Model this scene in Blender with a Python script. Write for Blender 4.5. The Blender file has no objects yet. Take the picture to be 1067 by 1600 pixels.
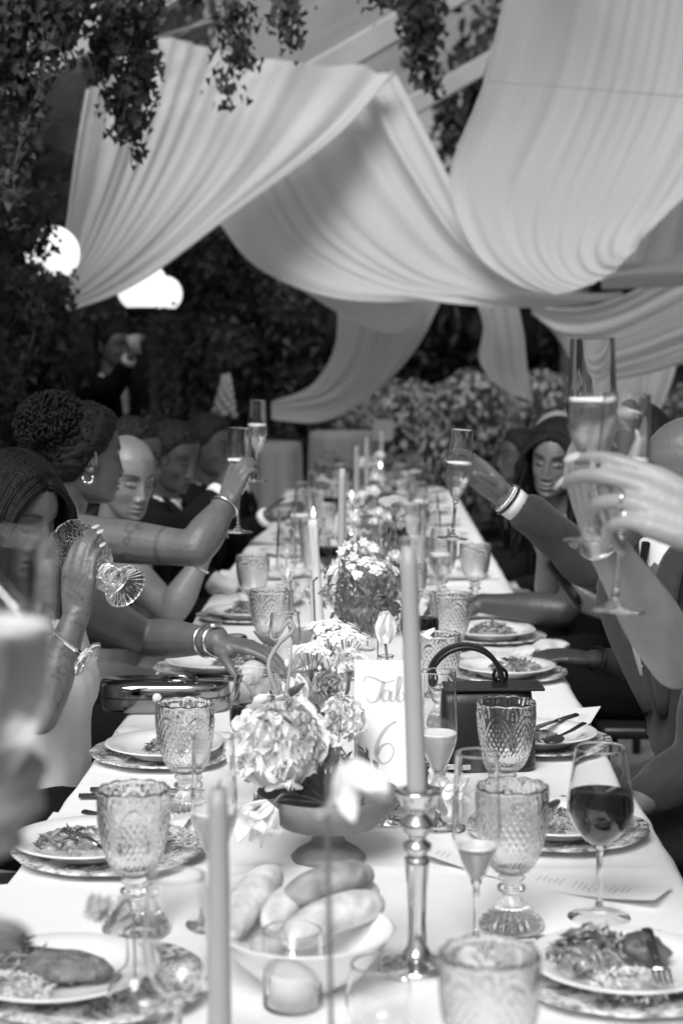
import bpy, bmesh, math, random
import numpy as np
from mathutils import Vector, Matrix, Quaternion, noise
R = math.radians
V = Vector
random.seed(7)
rng = np.random.default_rng(7)
S = bpy.context.scene
COL = S.collection

# ------------------------------------------------------------ camera, world, sun, exposure
CAM_H, PITCH, YAW, FPX = 1.47, R(5.03), R(1.22), 2667.0
cam_d = bpy.data.cameras.new('camera'); cam = bpy.data.objects.new('camera', cam_d); COL.objects.link(cam)
cam.location = (0, 0, CAM_H); cam.rotation_euler = (R(90) - PITCH, 0, YAW)
cam_d.sensor_fit = 'VERTICAL'; cam_d.sensor_height = 36; cam_d.lens = 36 * FPX / 1600
cam_d.clip_start = 0.05; cam_d.clip_end = 500
cam_d.dof.use_dof = True; cam_d.dof.focus_distance = 3.0; cam_d.dof.aperture_fstop = 4.5
S.camera = cam
w = bpy.data.worlds.new('World'); S.world = w; w.use_nodes = True
nt = w.node_tree; nt.nodes.clear()
sky = nt.nodes.new('ShaderNodeTexSky'); sky.sky_type = 'NISHITA'; sky.sun_disc = False
SUN_EL, SUN_AZ = R(45), R(196)      # azimuth measured from +Y clockwise: behind the camera
sky.sun_elevation = SUN_EL; sky.sun_rotation = SUN_AZ; sky.dust_density = 4
bw = nt.nodes.new('ShaderNodeRGBToBW'); bg = nt.nodes.new('ShaderNodeBackground'); out = nt.nodes.new('ShaderNodeOutputWorld')
nt.links.new(sky.outputs[0], bw.inputs[0]); nt.links.new(bw.outputs[0], bg.inputs[0]); nt.links.new(bg.outputs[0], out.inputs[0])
bg.inputs[1].default_value = 0.06
sd = bpy.data.lights.new('sun', 'SUN'); sd.energy = 1.9; sd.angle = R(35)
sun = bpy.data.objects.new('sun', sd); COL.objects.link(sun)
sdir = V((math.sin(SUN_AZ) * math.cos(SUN_EL), math.cos(SUN_AZ) * math.cos(SUN_EL), math.sin(SUN_EL)))
sun.rotation_euler = sdir.to_track_quat('Z', 'Y').to_euler()
vs = S.view_settings; vs.view_transform = 'Standard'; vs.look = 'None'; vs.exposure = 0.75; vs.gamma = 1; vs.use_curve_mapping = False
cy = S.cycles
cy.max_bounces = 14; cy.transmission_bounces = 12; cy.transparent_max_bounces = 40; cy.diffuse_bounces = 5; cy.glossy_bounces = 5
cy.use_denoising = True; cy.blur_glossy = 0.0; cy.sample_clamp_indirect = 6

# ------------------------------------------------------------ from a picture point to a place
_f = V((-math.sin(YAW) * math.cos(PITCH), math.cos(YAW) * math.cos(PITCH), -math.sin(PITCH)))
_r = V((math.cos(YAW), math.sin(YAW), 0)); _u = _r.cross(_f)
CP = V((0, 0, CAM_H))
def ray(px, py): return _f + _r * ((px - 533.5) / FPX) - _u * ((py - 800) / FPX)
def P(px, py, Y):
    d = ray(px, py); return CP + d * (Y / d.y)
TZ = 0.75
def T(px, py, z=TZ):
    d = ray(px, py); return CP + d * ((z - CAM_H) / d.z)

# ------------------------------------------------------------ materials (all greys: the photograph is black and white)
MATS = {}
def mat(name, v, rough=.6, metal=0., var=0., scale=12., bump=0., bscale=40., spec=.5, sheen=0., trans=0., attr=None, coat=0., sss=0.):
    if name in MATS: return MATS[name]
    m = bpy.data.materials.new(name); m.use_nodes = True; MATS[name] = m
    n = m.node_tree; L = n.links; b = n.nodes['Principled BSDF']
    b.inputs['Roughness'].default_value = rough; b.inputs['Metallic'].default_value = metal
    b.inputs['Specular IOR Level'].default_value = spec
    b.inputs['Coat Weight'].default_value = coat; b.inputs['Sheen Weight'].default_value = sheen
    b.inputs['Base Color'].default_value = (v, v, v, 1)
    if sss:
        b.inputs['Subsurface Weight'].default_value = sss; b.inputs['Subsurface Radius'].default_value = (.01, .01, .01); b.inputs['Subsurface Scale'].default_value = 1
    tc = n.nodes.new('ShaderNodeTexCoord')
    colsock = None
    if var:
        nz = n.nodes.new('ShaderNodeTexNoise'); nz.inputs['Scale'].default_value = scale; nz.inputs['Detail'].default_value = 6
        mr = n.nodes.new('ShaderNodeMapRange'); mr.inputs[1].default_value = .3; mr.inputs[2].default_value = .7
        mr.inputs[3].default_value = v * (1 - var); mr.inputs[4].default_value = min(.95, v * (1 + var))
        L.new(tc.outputs['Object'], nz.inputs['Vector']); L.new(nz.outputs[0], mr.inputs[0]); colsock = mr.outputs[0]
    if attr:
        at = n.nodes.new('ShaderNodeAttribute'); at.attribute_name = attr
        mu = n.nodes.new('ShaderNodeMath'); mu.operation = 'MULTIPLY'
        if colsock: L.new(colsock, mu.inputs[0])
        else: mu.inputs[0].default_value = v
        L.new(at.outputs['Fac'], mu.inputs[1]); colsock = mu.outputs[0]
    if colsock: L.new(colsock, b.inputs['Base Color'])
    if bump:
        nb = n.nodes.new('ShaderNodeTexNoise'); nb.inputs['Scale'].default_value = bscale; nb.inputs['Detail'].default_value = 8
        bp = n.nodes.new('ShaderNodeBump'); bp.inputs['Strength'].default_value = bump; bp.inputs['Distance'].default_value = .01
        L.new(tc.outputs['Object'], nb.inputs['Vector']); L.new(nb.outputs[0], bp.inputs['Height']); L.new(bp.outputs[0], b.inputs['Normal'])
    if trans:      # translucent sheet (thin cloth, petals, leaves)
        tr = n.nodes.new('ShaderNodeBsdfTranslucent'); tr.inputs[0].default_value = (v, v, v, 1)
        if colsock: L.new(colsock, tr.inputs[0])
        mx = n.nodes.new('ShaderNodeMixShader'); mx.inputs[0].default_value = trans
        L.new(b.outputs[0], mx.inputs[1]); L.new(tr.outputs[0], mx.inputs[2]); L.new(mx.outputs[0], n.nodes['Material Output'].inputs[0])
    return m
def glass(name, v=1., rough=0., ior=1.45, clear=.35):
    m = bpy.data.materials.new(name); m.use_nodes = True; n = m.node_tree; n.nodes.clear()
    g = n.nodes.new('ShaderNodeBsdfGlass'); g.inputs['Color'].default_value = (v, v, v, 1); g.inputs['Roughness'].default_value = rough; g.inputs['IOR'].default_value = ior
    t = n.nodes.new('ShaderNodeBsdfTransparent'); t.inputs[0].default_value = (v, v, v, 1)
    mx = n.nodes.new('ShaderNodeMixShader'); mx.inputs[0].default_value = clear; o = n.nodes.new('ShaderNodeOutputMaterial')
    n.links.new(g.outputs[0], mx.inputs[1]); n.links.new(t.outputs[0], mx.inputs[2]); n.links.new(mx.outputs[0], o.inputs[0])
    MATS[name] = m; return m
def emit(name, s):
    m = bpy.data.materials.new(name); m.use_nodes = True; n = m.node_tree; n.nodes.clear()
    e = n.nodes.new('ShaderNodeEmission'); e.inputs[1].default_value = s; o = n.nodes.new('ShaderNodeOutputMaterial')
    n.links.new(e.outputs[0], o.inputs[0]); MATS[name] = m; return m
G_CLEAR = glass('clear glass', .99, 0, 1.45, 0)
G_PRESS = glass('pressed glass', .985, 0, 1.45, 0)
G_CHAMP = glass('champagne', .98, 0, 1.33, 0)
_n = G_CHAMP.node_tree; _d = _n.nodes.new('ShaderNodeBsdfTranslucent'); _d.inputs[0].default_value = (.85, .85, .85, 1); _m = _n.nodes.new('ShaderNodeMixShader'); _m.inputs[0].default_value = .22      # the bubbles
_o = [q for q in _n.nodes if q.type == 'OUTPUT_MATERIAL'][0]; _s = _o.inputs[0].links[0].from_socket; _n.links.new(_s, _m.inputs[1]); _n.links.new(_d.outputs[0], _m.inputs[2]); _n.links.new(_m.outputs[0], _o.inputs[0])
CLOTH = mat('white table linen', .80, .8, var=.03, scale=30, bump=.08, bscale=220)
DRAPE = mat('sheer white drape', .84, .9, bump=.04, bscale=150, trans=.48, spec=.1)
CHINA = mat('white glazed china', .80, .12, coat=.3)
SILVER = mat('polished silver', .72, .12, metal=1, var=.1, scale=8)
STEEL = mat('cutlery steel', .45, .18, metal=1)
WAX = mat('taper candle wax', .36, .42, var=.06, scale=6, sss=.1)
WAXW = mat('white candle wax', .62, .45, sss=.2)
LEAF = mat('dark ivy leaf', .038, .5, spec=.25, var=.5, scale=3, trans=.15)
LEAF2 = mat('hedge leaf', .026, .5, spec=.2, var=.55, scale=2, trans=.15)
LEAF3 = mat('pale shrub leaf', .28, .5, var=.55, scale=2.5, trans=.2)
BARK = mat('bark', .06, .9, var=.4, bump=.4)
PAPER = mat('white card paper', .82, .75)
BLACK = mat('black leather', .010, .35, spec=.35, bump=.05, bscale=300)
FOAM = mat('champagne foam', .8, .7)
WINE = mat('red wine', .006, .04, spec=.25)

# ------------------------------------------------------------ mesh builder
def frames(pts):
    pts = [V(p) for p in pts]; n = len(pts); tang = []
    for i in range(n):
        a = pts[max(0, i - 1)]; b = pts[min(n - 1, i + 1)]; t = (b - a)
        tang.append(t.normalized() if t.length > 1e-9 else V((0, 0, 1)))
    t0 = tang[0]; ref = V((0, 0, 1)) if abs(t0.z) < .9 else V((1, 0, 0))
    x = t0.cross(ref).normalized(); res = []
    for i in range(n):
        if i:
            q = tang[i - 1].rotation_difference(tang[i]); x = q @ x
        x = (x - tang[i] * x.dot(tang[i])).normalized()
        res.append((pts[i], x, tang[i].cross(x)))
    return res
def spline(pts, n):
    """Catmull-Rom through the points (tuples of any length), n samples"""
    a = np.array([list(p) for p in pts], float); k = len(a)
    if k == 2:
        t = np.linspace(0, 1, n)[:, None]; return a[0] * (1 - t) + a[1] * t
    e = np.vstack([2 * a[0] - a[1], a, 2 * a[-1] - a[-2]])
    t = np.linspace(0, k - 1 - 1e-9, n); i = t.astype(int); f = (t - i)[:, None]
    p0, p1, p2, p3 = e[i], e[i + 1], e[i + 2], e[i + 3]
    return .5 * (2 * p1 + (p2 - p0) * f + (2 * p0 - 5 * p1 + 4 * p2 - p3) * f ** 2 + (3 * p1 - p0 - 3 * p2 + p3) * f ** 3)
class MB:
    def __init__(s): s.v = []; s.f = []; s.m = []
    def add(s, vs, fs, mi=0):
        o = len(s.v); s.v += [tuple(p) for p in vs]; s.f += [tuple(i + o for i in f) for f in fs]; s.m += [mi] * len(fs); return s
    def tube(s, pts, rad, n=8, mi=0, closed=False):
        fr = frames(pts); k = len(fr); vs = []; fs = []
        for i, (p, x, y) in enumerate(fr):
            r = rad[i] if isinstance(rad, (list, tuple, np.ndarray)) else rad
            rx, ry = r if isinstance(r, (tuple, list)) else (r, r)
            for j in range(n):
                a = 2 * math.pi * j / n; vs.append(p + x * (rx * math.cos(a)) + y * (ry * math.sin(a)))
        for i in range(k - 1 if not closed else k):
            for j in range(n):
                i2 = (i + 1) % k; fs.append((i * n + j, i * n + (j + 1) % n, i2 * n + (j + 1) % n, i2 * n + j))
        if not closed:
            fs.append(tuple(range(n))[::-1]); fs.append(tuple((k - 1) * n + j for j in range(n)))
        return s.add(vs, fs, mi)
    def lathe(s, prof, n=32, c=(0, 0, 0), mi=0, fn=None):
        """prof: list of (r, z) from outside bottom to the end; r=0 ends become poles"""
        vs = []; fs = []; idx = []
        for (r, z) in prof:
            if r < 1e-6: idx.append([len(vs)]); vs.append((c[0], c[1], c[2] + z))
            else:
                row = []
                for j in range(n):
                    a = 2 * math.pi * j / n; rr, zz = (r, z) if fn is None else fn(r, z, a)
                    row.append(len(vs)); vs.append((c[0] + rr * math.cos(a), c[1] + rr * math.sin(a), c[2] + zz))
                idx.append(row)
        for a, b in zip(idx[:-1], idx[1:]):
            for j in range(n):
                j2 = (j + 1) % n
                if len(a) == 1 and len(b) == 1: continue
                if len(a) == 1: fs.append((a[0], b[j2], b[j]))
                elif len(b) == 1: fs.append((a[j], a[j2], b[0]))
                else: fs.append((a[j], a[j2], b[j2], b[j]))
        return s.add(vs, fs, mi)
    def ell(s, c, r, rot=None, nu=14, nv=9, mi=0, fn=None):
        c = V(c); vs = [V((0, 0, -1))]; fs = []
        for i in range(1, nv):
            a = math.pi * i / nv - math.pi / 2
            for j in range(nu):
                b = 2 * math.pi * j / nu; vs.append(V((math.cos(a) * math.cos(b), math.cos(a) * math.sin(b), math.sin(a))))
        vs.append(V((0, 0, 1)))
        for j in range(nu):
            fs.append((0, 1 + (j + 1) % nu, 1 + j)); e = 1 + (nv - 2) * nu; fs.append((e + j, e + (j + 1) % nu, len(vs) - 1))
        for i in range(nv - 2):
            for j in range(nu):
                o = 1 + i * nu; fs.append((o + j, o + (j + 1) % nu, o + nu + (j + 1) % nu, o + nu + j))
        o = []
        for p in vs:
            k = 1 if fn is None else fn(p)
            q = V((p.x * r[0] * k, p.y * r[1] * k, p.z * r[2] * k))
            if rot is not None: q = rot @ q
            o.append(c + q)
        return s.add(o, fs, mi)
    def box(s, c, size, rot=None, mi=0, bev=0.):
        c = V(c); hx, hy, hz = size[0] / 2, size[1] / 2, size[2] / 2
        if bev:
            bm = bmesh.new(); bmesh.ops.create_cube(bm, size=1)
            for v in bm.verts: v.co = V((v.co.x * size[0], v.co.y * size[1], v.co.z * size[2]))
            bmesh.ops.bevel(bm, geom=bm.edges[:], offset=bev, segments=2, affect='EDGES', profile=.5)
            bm.verts.index_update(); vs = [v.co.copy() for v in bm.verts]; fs = [tuple(v.index for v in f.verts) for f in bm.faces]; bm.free()
        else:
            vs = [V((x, y, z)) for x in (-hx, hx) for y in (-hy, hy) for z in (-hz, hz)]
            fs = [(0, 1, 3, 2), (4, 6, 7, 5), (0, 4, 5, 1), (2, 3, 7, 6), (0, 2, 6, 4), (1, 5, 7, 3)]
        return s.add([c + (rot @ p if rot is not None else p) for p in vs], fs, mi)
    def grid(s, pts, mi=0, close_u=False):
        """pts[i][j] -> quads"""
        a = len(pts); b = len(pts[0]); fs = []
        for i in range(a - 1):
            for j in range(b if close_u else b - 1):
                j2 = (j + 1) % b; fs.append((i * b + j, i * b + j2, (i + 1) * b + j2, (i + 1) * b + j))
        return s.add([p for row in pts for p in row], fs, mi)
    def prism(s, poly, z0, z1, mi=0):
        n = len(poly); vs = [(x, y, z0) for x, y in poly] + [(x, y, z1) for x, y in poly]
        fs = [tuple(range(n))[::-1], tuple(range(n, 2 * n))] + [(i, (i + 1) % n, n + (i + 1) % n, n + i) for i in range(n)]
        return s.add(vs, fs, mi)
    def xf(s, M):
        s.v = [tuple(M @ V(p)) for p in s.v]; return s
    def mesh(s, name, mats, smooth=True):
        me = bpy.data.meshes.new(name); me.from_pydata(s.v, [], s.f)
        for m in (mats if isinstance(mats, (list, tuple)) else [mats]): me.materials.append(m)
        if len(set(s.m)) > 1: me.polygons.foreach_set('material_index', s.m)
        if smooth: me.polygons.foreach_set('use_smooth', [True] * len(me.polygons))
        me.update(); return me
def obj(name, me, parent=None, loc=None, rot=None, M=None):
    o = bpy.data.objects.new(name, me); COL.objects.link(o)
    if parent is not None: o.parent = parent
    if M is not None: o.matrix_local = M
    if loc is not None: o.location = loc
    if rot is not None: o.rotation_euler = rot
    return o
def tag(o, label, cat, group=None, kind=None):
    if label: o['label'] = label
    if cat: o['category'] = cat
    if group: o['group'] = group
    if kind: o['kind'] = kind
    return o
def thing(name, label, cat, loc=(0, 0, 0), rot=None, group=None, M=None):
    o = bpy.data.objects.new(name, None); COL.objects.link(o); o.empty_display_size = .05
    if M is not None: o.matrix_world = M
    else:
        o.location = loc
        if rot is not None: o.rotation_euler = rot
    return tag(o, label, cat, group)
def struct(name, me, loc=None):
    o = obj(name, me, loc=loc); o['kind'] = 'structure'; return o
class Proto:
    """parts: list of (name, mesh, parent index or None, local matrix or None)"""
    def __init__(s, parts): s.parts = parts
    def put(s, name, label, cat, loc=(0, 0, 0), rot=None, group=None, M=None, scale=None, labels=None):
        t = thing(name, label, cat, loc, rot, group, M)
        if scale: t.scale = (scale,) * 3 if not isinstance(scale, tuple) else scale
        os_ = []
        for (n, me, pi, mm) in s.parts:
            o = obj(n, me, t if pi is None else os_[pi], M=mm); os_.append(o)
        return t
def basis(loc, z, x=None):
    """matrix with local z along z and x near x"""
    z = V(z).normalized(); x = V(x) if x is not None else V((1, 0, 0))
    x = (x - z * x.dot(z)); x = x.normalized() if x.length > 1e-4 else V((0, 1, 0)).cross(z).normalized(); y = z.cross(x)
    return Matrix(((x.x, y.x, z.x, loc[0]), (x.y, y.y, z.y, loc[1]), (x.z, y.z, z.z, loc[2]), (0, 0, 0, 1)))
# leaf clouds: many small folded leaves in one mesh
def leafcloud(name, pos, nrm, size, m, asp=.8, jit=.6, shape='ivy'):
    pos = np.asarray(pos, float); n = len(pos); nrm = np.asarray(nrm, float) + rng.normal(0, jit, (n, 3)); nrm /= np.linalg.norm(nrm, axis=1)[:, None] + 1e-9
    up = rng.normal(0, .5, (n, 3)) + np.array([0, 0, -1.0]); x = np.cross(nrm, up); x /= np.linalg.norm(x, axis=1)[:, None] + 1e-9
    y = np.cross(nrm, x); sz = size * (0.6 + .8 * rng.random(n))
    if shape == 'ivy': T_ = np.array([(0, 0, 0), (-.55, .2, .1), (-.42, -.3, .12), (0, -1.0, -.05), (.42, -.3, .12), (.55, .2, .1)])
    else: T_ = np.array([(0, 0, 0), (-.28, -.25, .1), (-.26, -.65, .06), (0, -1.0, -.12), (.26, -.65, .06), (.28, -.25, .1)])
    vs = pos[:, None, :] + sz[:, None, None] * (T_[None, :, 0, None] * asp * x[:, None, :] - T_[None, :, 1, None] * y[:, None, :] * -1 + T_[None, :, 2, None] * nrm[:, None, :])
    vs = vs.reshape(-1, 3); b = np.arange(n)[:, None] * 6
    f1 = b + np.array([0, 1, 2, 3]); f2 = b + np.array([0, 3, 4, 5]); fs = np.concatenate([f1, f2])
    me = bpy.data.meshes.new(name); me.vertices.add(n * 6); me.vertices.foreach_set('co', vs.ravel())
    me.loops.add(fs.size); me.loops.foreach_set('vertex_index', fs.ravel().astype(np.int32))
    me.polygons.add(len(fs)); me.polygons.foreach_set('loop_start', np.arange(0, fs.size, 4, dtype=np.int32))
    me.polygons.foreach_set('loop_total', np.full(len(fs), 4, np.int32))
    me.materials.append(m); me.update(calc_edges=True); return me
# ============================================================ SETTING
def groundsheet():
    m = MB(); s = 90
    m.add([(-s, -s, 0), (s, -s, 0), (s, s, 0), (-s, s, 0)], [(0, 1, 2, 3)])
    struct('ground', m.mesh('ground', mat('dark lawn', .035, .9, var=.5, scale=3, bump=.5, bscale=60)))
    m = MB(); m.add([(-2.1, -2, .006), (2.1, -2, .006), (2.1, 12.5, .006), (-2.1, 12.5, .006)], [(0, 1, 2, 3)])
    struct('terrace_floor', m.mesh('terrace_floor', mat('pale stone floor', .13, .8, var=.15, scale=5, bump=.2, bscale=80)))
groundsheet()

# ---- the long table and its cloth
TX0, TX1, TY0, TY1 = -.512, .426, 1.25, 9.6
TC = (TX0 + TX1) / 2
def long_table():
    t = thing('banquet_table', 'long wooden trestle table hidden under the white linen cloth', 'table', (TC, (TY0 + TY1) / 2, 0))
    wood = mat('trestle wood', .12, .6, var=.3, scale=6)
    m = MB(); m.box((0, 0, .73), (.90, TY1 - TY0 - .04, .025)); obj('tabletop', m.mesh('tabletop', wood, False), t)
    for y in np.linspace(-3.9, 3.9, 6):
        for x in (-.38, .38):
            m = MB(); m.box((0, 0, .358), (.05, .05, .70)); obj('leg', m.mesh('leg', wood, False), t, loc=(x, y, 0))
    # cloth: rounded edge, drop with shallow folds
    N = 640; prof = [(0, 0)]
    ys = np.linspace(TY0, TY1, N); rows = []
    hw = (TX1 - TX0) / 2
    for y in ys:
        row = []
        ph = noise.noise(V((y * 2.2, 3, 0))) * 3
        for sx in (-1, 1):
            drop = []
            for k, z in enumerate((.30, .22, .14, .07, .02, .004, 0)):
                fo = .018 * math.sin(y * 21 + ph + sx) * (z / .3) + .01 * math.sin(y * 47 + ph * 2) * (z / .3)
                drop.append(V((TC + sx * (hw + (.012 if z > .01 else (-.001 if z > 0 else -.012)) + fo + z * .05), y, TZ - z)))
            flat = [V((TC + sx * hw * q, y, TZ + .0022 * noise.noise(V((hw * q * 5 * sx, y * 4, 0))) + .001 * noise.noise(V((hw * q * 14 * sx, y * 11, 3))) + .003 * math.exp(-(((y + .35) % .78 - .39) / .012) ** 2))) for q in (.93, .86, .8, .7, .6, .5, .4, .3, .2, .1, .04)]
            row = row + (drop + flat if sx < 0 else (flat + drop)[::1]) if sx < 0 else row + [V((TC, y, TZ))] + flat[::-1] + drop[::-1]
        rows.append(row)
    m = MB(); m.grid(rows)
    # end drops
    for yy, sg in ((TY0, -1), (TY1, 1)):
        rr = []
        for z in (0.001, .02, .15, .3):
            rr.append([V((TC + hw * q, yy + sg * (.01 + z * .06 + .012 * math.sin(q * 16) * z / .3), TZ - z)) for q in np.linspace(-1.02, 1.02, 25)])
        m.grid(rr)
    o = obj('tablecloth', m.mesh('tablecloth', CLOTH)); tag(o, 'white linen cloth covering the long banquet table', 'tablecloth')
long_table()

# ---- the clear-topped tent: sloping rafters, a purlin, the clear roof sheet
ALU = mat('grey tent aluminium', .34, .5, var=.1, scale=4)
ROOFZ = lambda x: 3.22 + .56 * x
def tent():
    t = thing('marquee_frame', 'grey metal frame of the clear roofed tent with sloping rafters above the drapes', 'tent frame', (0, 8, 0))
    rot = Matrix.Rotation(-math.atan(.56), 3, 'Y')
    for Y in (6.2, 9.45, 12.9):
        m = MB(); L = 6.4; m.box((0, 0, 0), (L, .07, .14), rot, bev=.008)
        obj('rafter', m.mesh('rafter', ALU, False), t, loc=(.9, Y - 8, ROOFZ(.9)))
    for x in (-1.75, .8, 3.4):
        m = MB(); m.box((0, 0, 0), (.06, 6.66, .06), bev=.006); obj('purlin', m.mesh('purlin', ALU, False), t, loc=(x, 1.55, ROOFZ(x) - .105))
    for Y in (6.2, 9.45, 12.9):
        m = MB(); m.box((0, 0, 1.1), (.09, .09, 2.2), bev=.008); obj('post', m.mesh('post', ALU, False), t, loc=(-1.92, Y - 8, 0))
        m = MB(); m.box((0, 0, 2.5), (.09, .09, 5.0), bev=.008); obj('post', m.mesh('post', ALU, False), t, loc=(3.45, Y - 8, 0))
    # clear sheets, slightly slack and dusty
    vm = bpy.data.materials.new('clear vinyl'); vm.use_nodes = True; n = vm.node_tree; n.nodes.clear()
    tr = n.nodes.new('ShaderNodeBsdfTransparent'); tr.inputs[0].default_value = (.92, .92, .92, 1)
    df = n.nodes.new('ShaderNodeBsdfDiffuse'); df.inputs[0].default_value = (.35, .35, .35, 1)
    gl = n.nodes.new('ShaderNodeBsdfGlossy'); gl.inputs['Roughness'].default_value = .15; gl.inputs[0].default_value = (.8, .8, .8, 1)
    nz = n.nodes.new('ShaderNodeTexNoise'); nz.inputs['Scale'].default_value = 2.2; nz.inputs['Detail'].default_value = 6
    mr = n.nodes.new('ShaderNodeMapRange'); mr.inputs[1].default_value = .35; mr.inputs[2].default_value = .7; mr.inputs[3].default_value = .04; mr.inputs[4].default_value = .28
    tc = n.nodes.new('ShaderNodeTexCoord'); n.links.new(tc.outputs['Object'], nz.inputs['Vector']); n.links.new(nz.outputs[0], mr.inputs[0])
    m1 = n.nodes.new('ShaderNodeMixShader'); m2 = n.nodes.new('ShaderNodeMixShader'); o = n.nodes.new('ShaderNodeOutputMaterial')
    n.links.new(mr.outputs[0], m1.inputs[0]); n.links.new(tr.outputs[0], m1.inputs[1]); n.links.new(df.outputs[0], m1.inputs[2])
    m2.inputs[0].default_value = .08; n.links.new(m1.outputs[0], m2.inputs[1]); n.links.new(gl.outputs[0], m2.inputs[2]); n.links.new(m2.outputs[0], o.inputs[0])
    for y0, y1 in ((6.25, 9.4), (9.5, 12.85)):
        rows = []
        for x in np.linspace(-1.9, 3.4, 34):
            rows.append([V((x, y - 8, ROOFZ(x) + .085 - .05 * math.sin(math.pi * (y - y0) / (y1 - y0)) + .02 * noise.noise(V((x * 1.5, y * 1.5, 0))))) for y in np.linspace(y0, y1, 18)])
        m = MB(); m.grid(rows); obj('roof_panel', m.mesh('roof_panel', vm), t)
    m = MB()
    for a, b in ((P(232, 62, 9.2), P(330, 34, 7)), (P(270, 62, 9.2), P(345, 15, 8)), (P(762, 127, 8.2), P(1110, 154, 8.0))):
        m = MB(); m.tube([a - V((0, 8, 0)), b - V((0, 8, 0))], .0022 if a.x > 0 else .006, 6); obj('guy_wire', m.mesh('guy_wire', ALU), t)
tent()

# ---- drapes: sheets spanned between fold lines, pleated along them
def drape(name, guides, label, cat='drape', ends=(.9, .9), nfold=7, amp=.05, M=70, U=110, seed=0, mid=1., rope=0.):
    g = [spline([P(*p) for p in line], M) for line in guides]
    pts = np.stack([spline([g[k][i] for k in range(len(g))], U) for i in range(M)])      # M x U x 3
    du = np.gradient(pts, axis=1); dv = np.gradient(pts, axis=0); nn = np.cross(du, dv); nn /= np.linalg.norm(nn, axis=2)[:, :, None] + 1e-9
    r = np.random.default_rng(seed); u = np.linspace(0, 1, U); h = np.zeros((M, U)); v = np.linspace(0, 1, M)[:, None]
    for k, a in ((nfold * .6, .8), (nfold, .6), (nfold * 1.9, .28), (nfold * 3.1, .12), (nfold * 6.3, .06)):
        p0 = r.random() * 6.28; w1 = r.normal(0, 1.4); w2 = r.normal(0, .5)
        loc = .55 + .45 * np.sin(2 * np.pi * (u * r.uniform(.7, 1.9) + r.random() + v * .3))
        s = np.sin(2 * np.pi * k * (u + .03 * np.sin(u * 9 + seed) + .05 * np.sin(u * 4.3 + seed * 2)) + p0 + w1 * v + w2 * np.sin(v * 4))
        h = h + a * loc * loc * s
    width = np.linalg.norm(pts[:, -1] - pts[:, 0], axis=1)[:, None]; width = np.minimum(1, width / np.median(width))
    env = (ends[0] + (mid - ends[0]) * np.clip(v / .3, 0, 1)) * (ends[1] + (1 - ends[1]) * np.clip((1 - v) / .3, 0, 1))
    pts = pts + nn * (h * amp * env * (.35 + .65 * width))[:, :, None]
    m = MB(); m.grid([[tuple(p) for p in row] for row in pts])
    # rolled hem along both outer fold lines
    o = obj(name, m.mesh(name, DRAPE)); tag(o, label, cat, 'white drapes hung from the tent')
    for col in (0, -1):
        hm = MB(); hm.tube([tuple(p) for p in pts[::2, col]], .007, 6); obj('hem', hm.mesh('hem', DRAPE), o)
    return o
drape('drape', [
    [(140, 140, 8.4), (120, 250, 8.3), (104, 350, 8.2), (88, 425, 8.1), (60, 484, 8.0)],
    [(230, 60, 8.8), (195, 220, 8.5), (150, 350, 8.3), (110, 435, 8.1), (62, 487, 8.0)],
    [(340, 78, 9.0), (270, 250, 8.6), (200, 370, 8.3), (130, 443, 8.1), (64, 490, 8.0)],
    [(450, 96, 9.1), (370, 250, 8.7), (270, 365, 8.4), (160, 450, 8.15), (66, 492, 8.0)],
    [(560, 106, 9.3), (470, 215, 8.9), (345, 330, 8.5), (200, 442, 8.2), (68, 494, 8.0)],
    [(614, 114, 9.3), (525, 213, 8.95), (352, 343, 8.45), (208, 447, 8.15), (70, 497, 8.0)]],
    'white drape gathered from the rafter down to a tie beside the left globe lamp', nfold=8, amp=.036, seed=3, ends=(.7, .25))
drape('drape', [
    [(616, 114, 9.52), (672, 225, 9.2), (745, 360, 9.0), (820, 436, 8.9), (900, 460, 8.9), (975, 458, 8.9)],
    [(560, 160, 9.5), (630, 280, 9.2), (712, 390, 9.0), (800, 447, 8.85), (890, 464, 8.85), (970, 462, 8.9)],
    [(490, 215, 9.5), (560, 330, 9.2), (660, 420, 9.0), (770, 456, 8.8), (880, 468, 8.8), (965, 466, 8.9)],
    [(420, 275, 9.5), (490, 380, 9.2), (610, 445, 9.0), (740, 463, 8.8), (865, 472, 8.8), (960, 468, 8.9)],
    [(335, 335, 9.5), (400, 412, 9.2), (520, 461, 9.0), (690, 470, 8.85), (850, 477, 8.85), (955, 470, 8.9)]],
    'white drape in the middle swooping from the rafter peak down to the right', nfold=6, amp=.042, seed=5, ends=(.8, .4))
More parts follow.
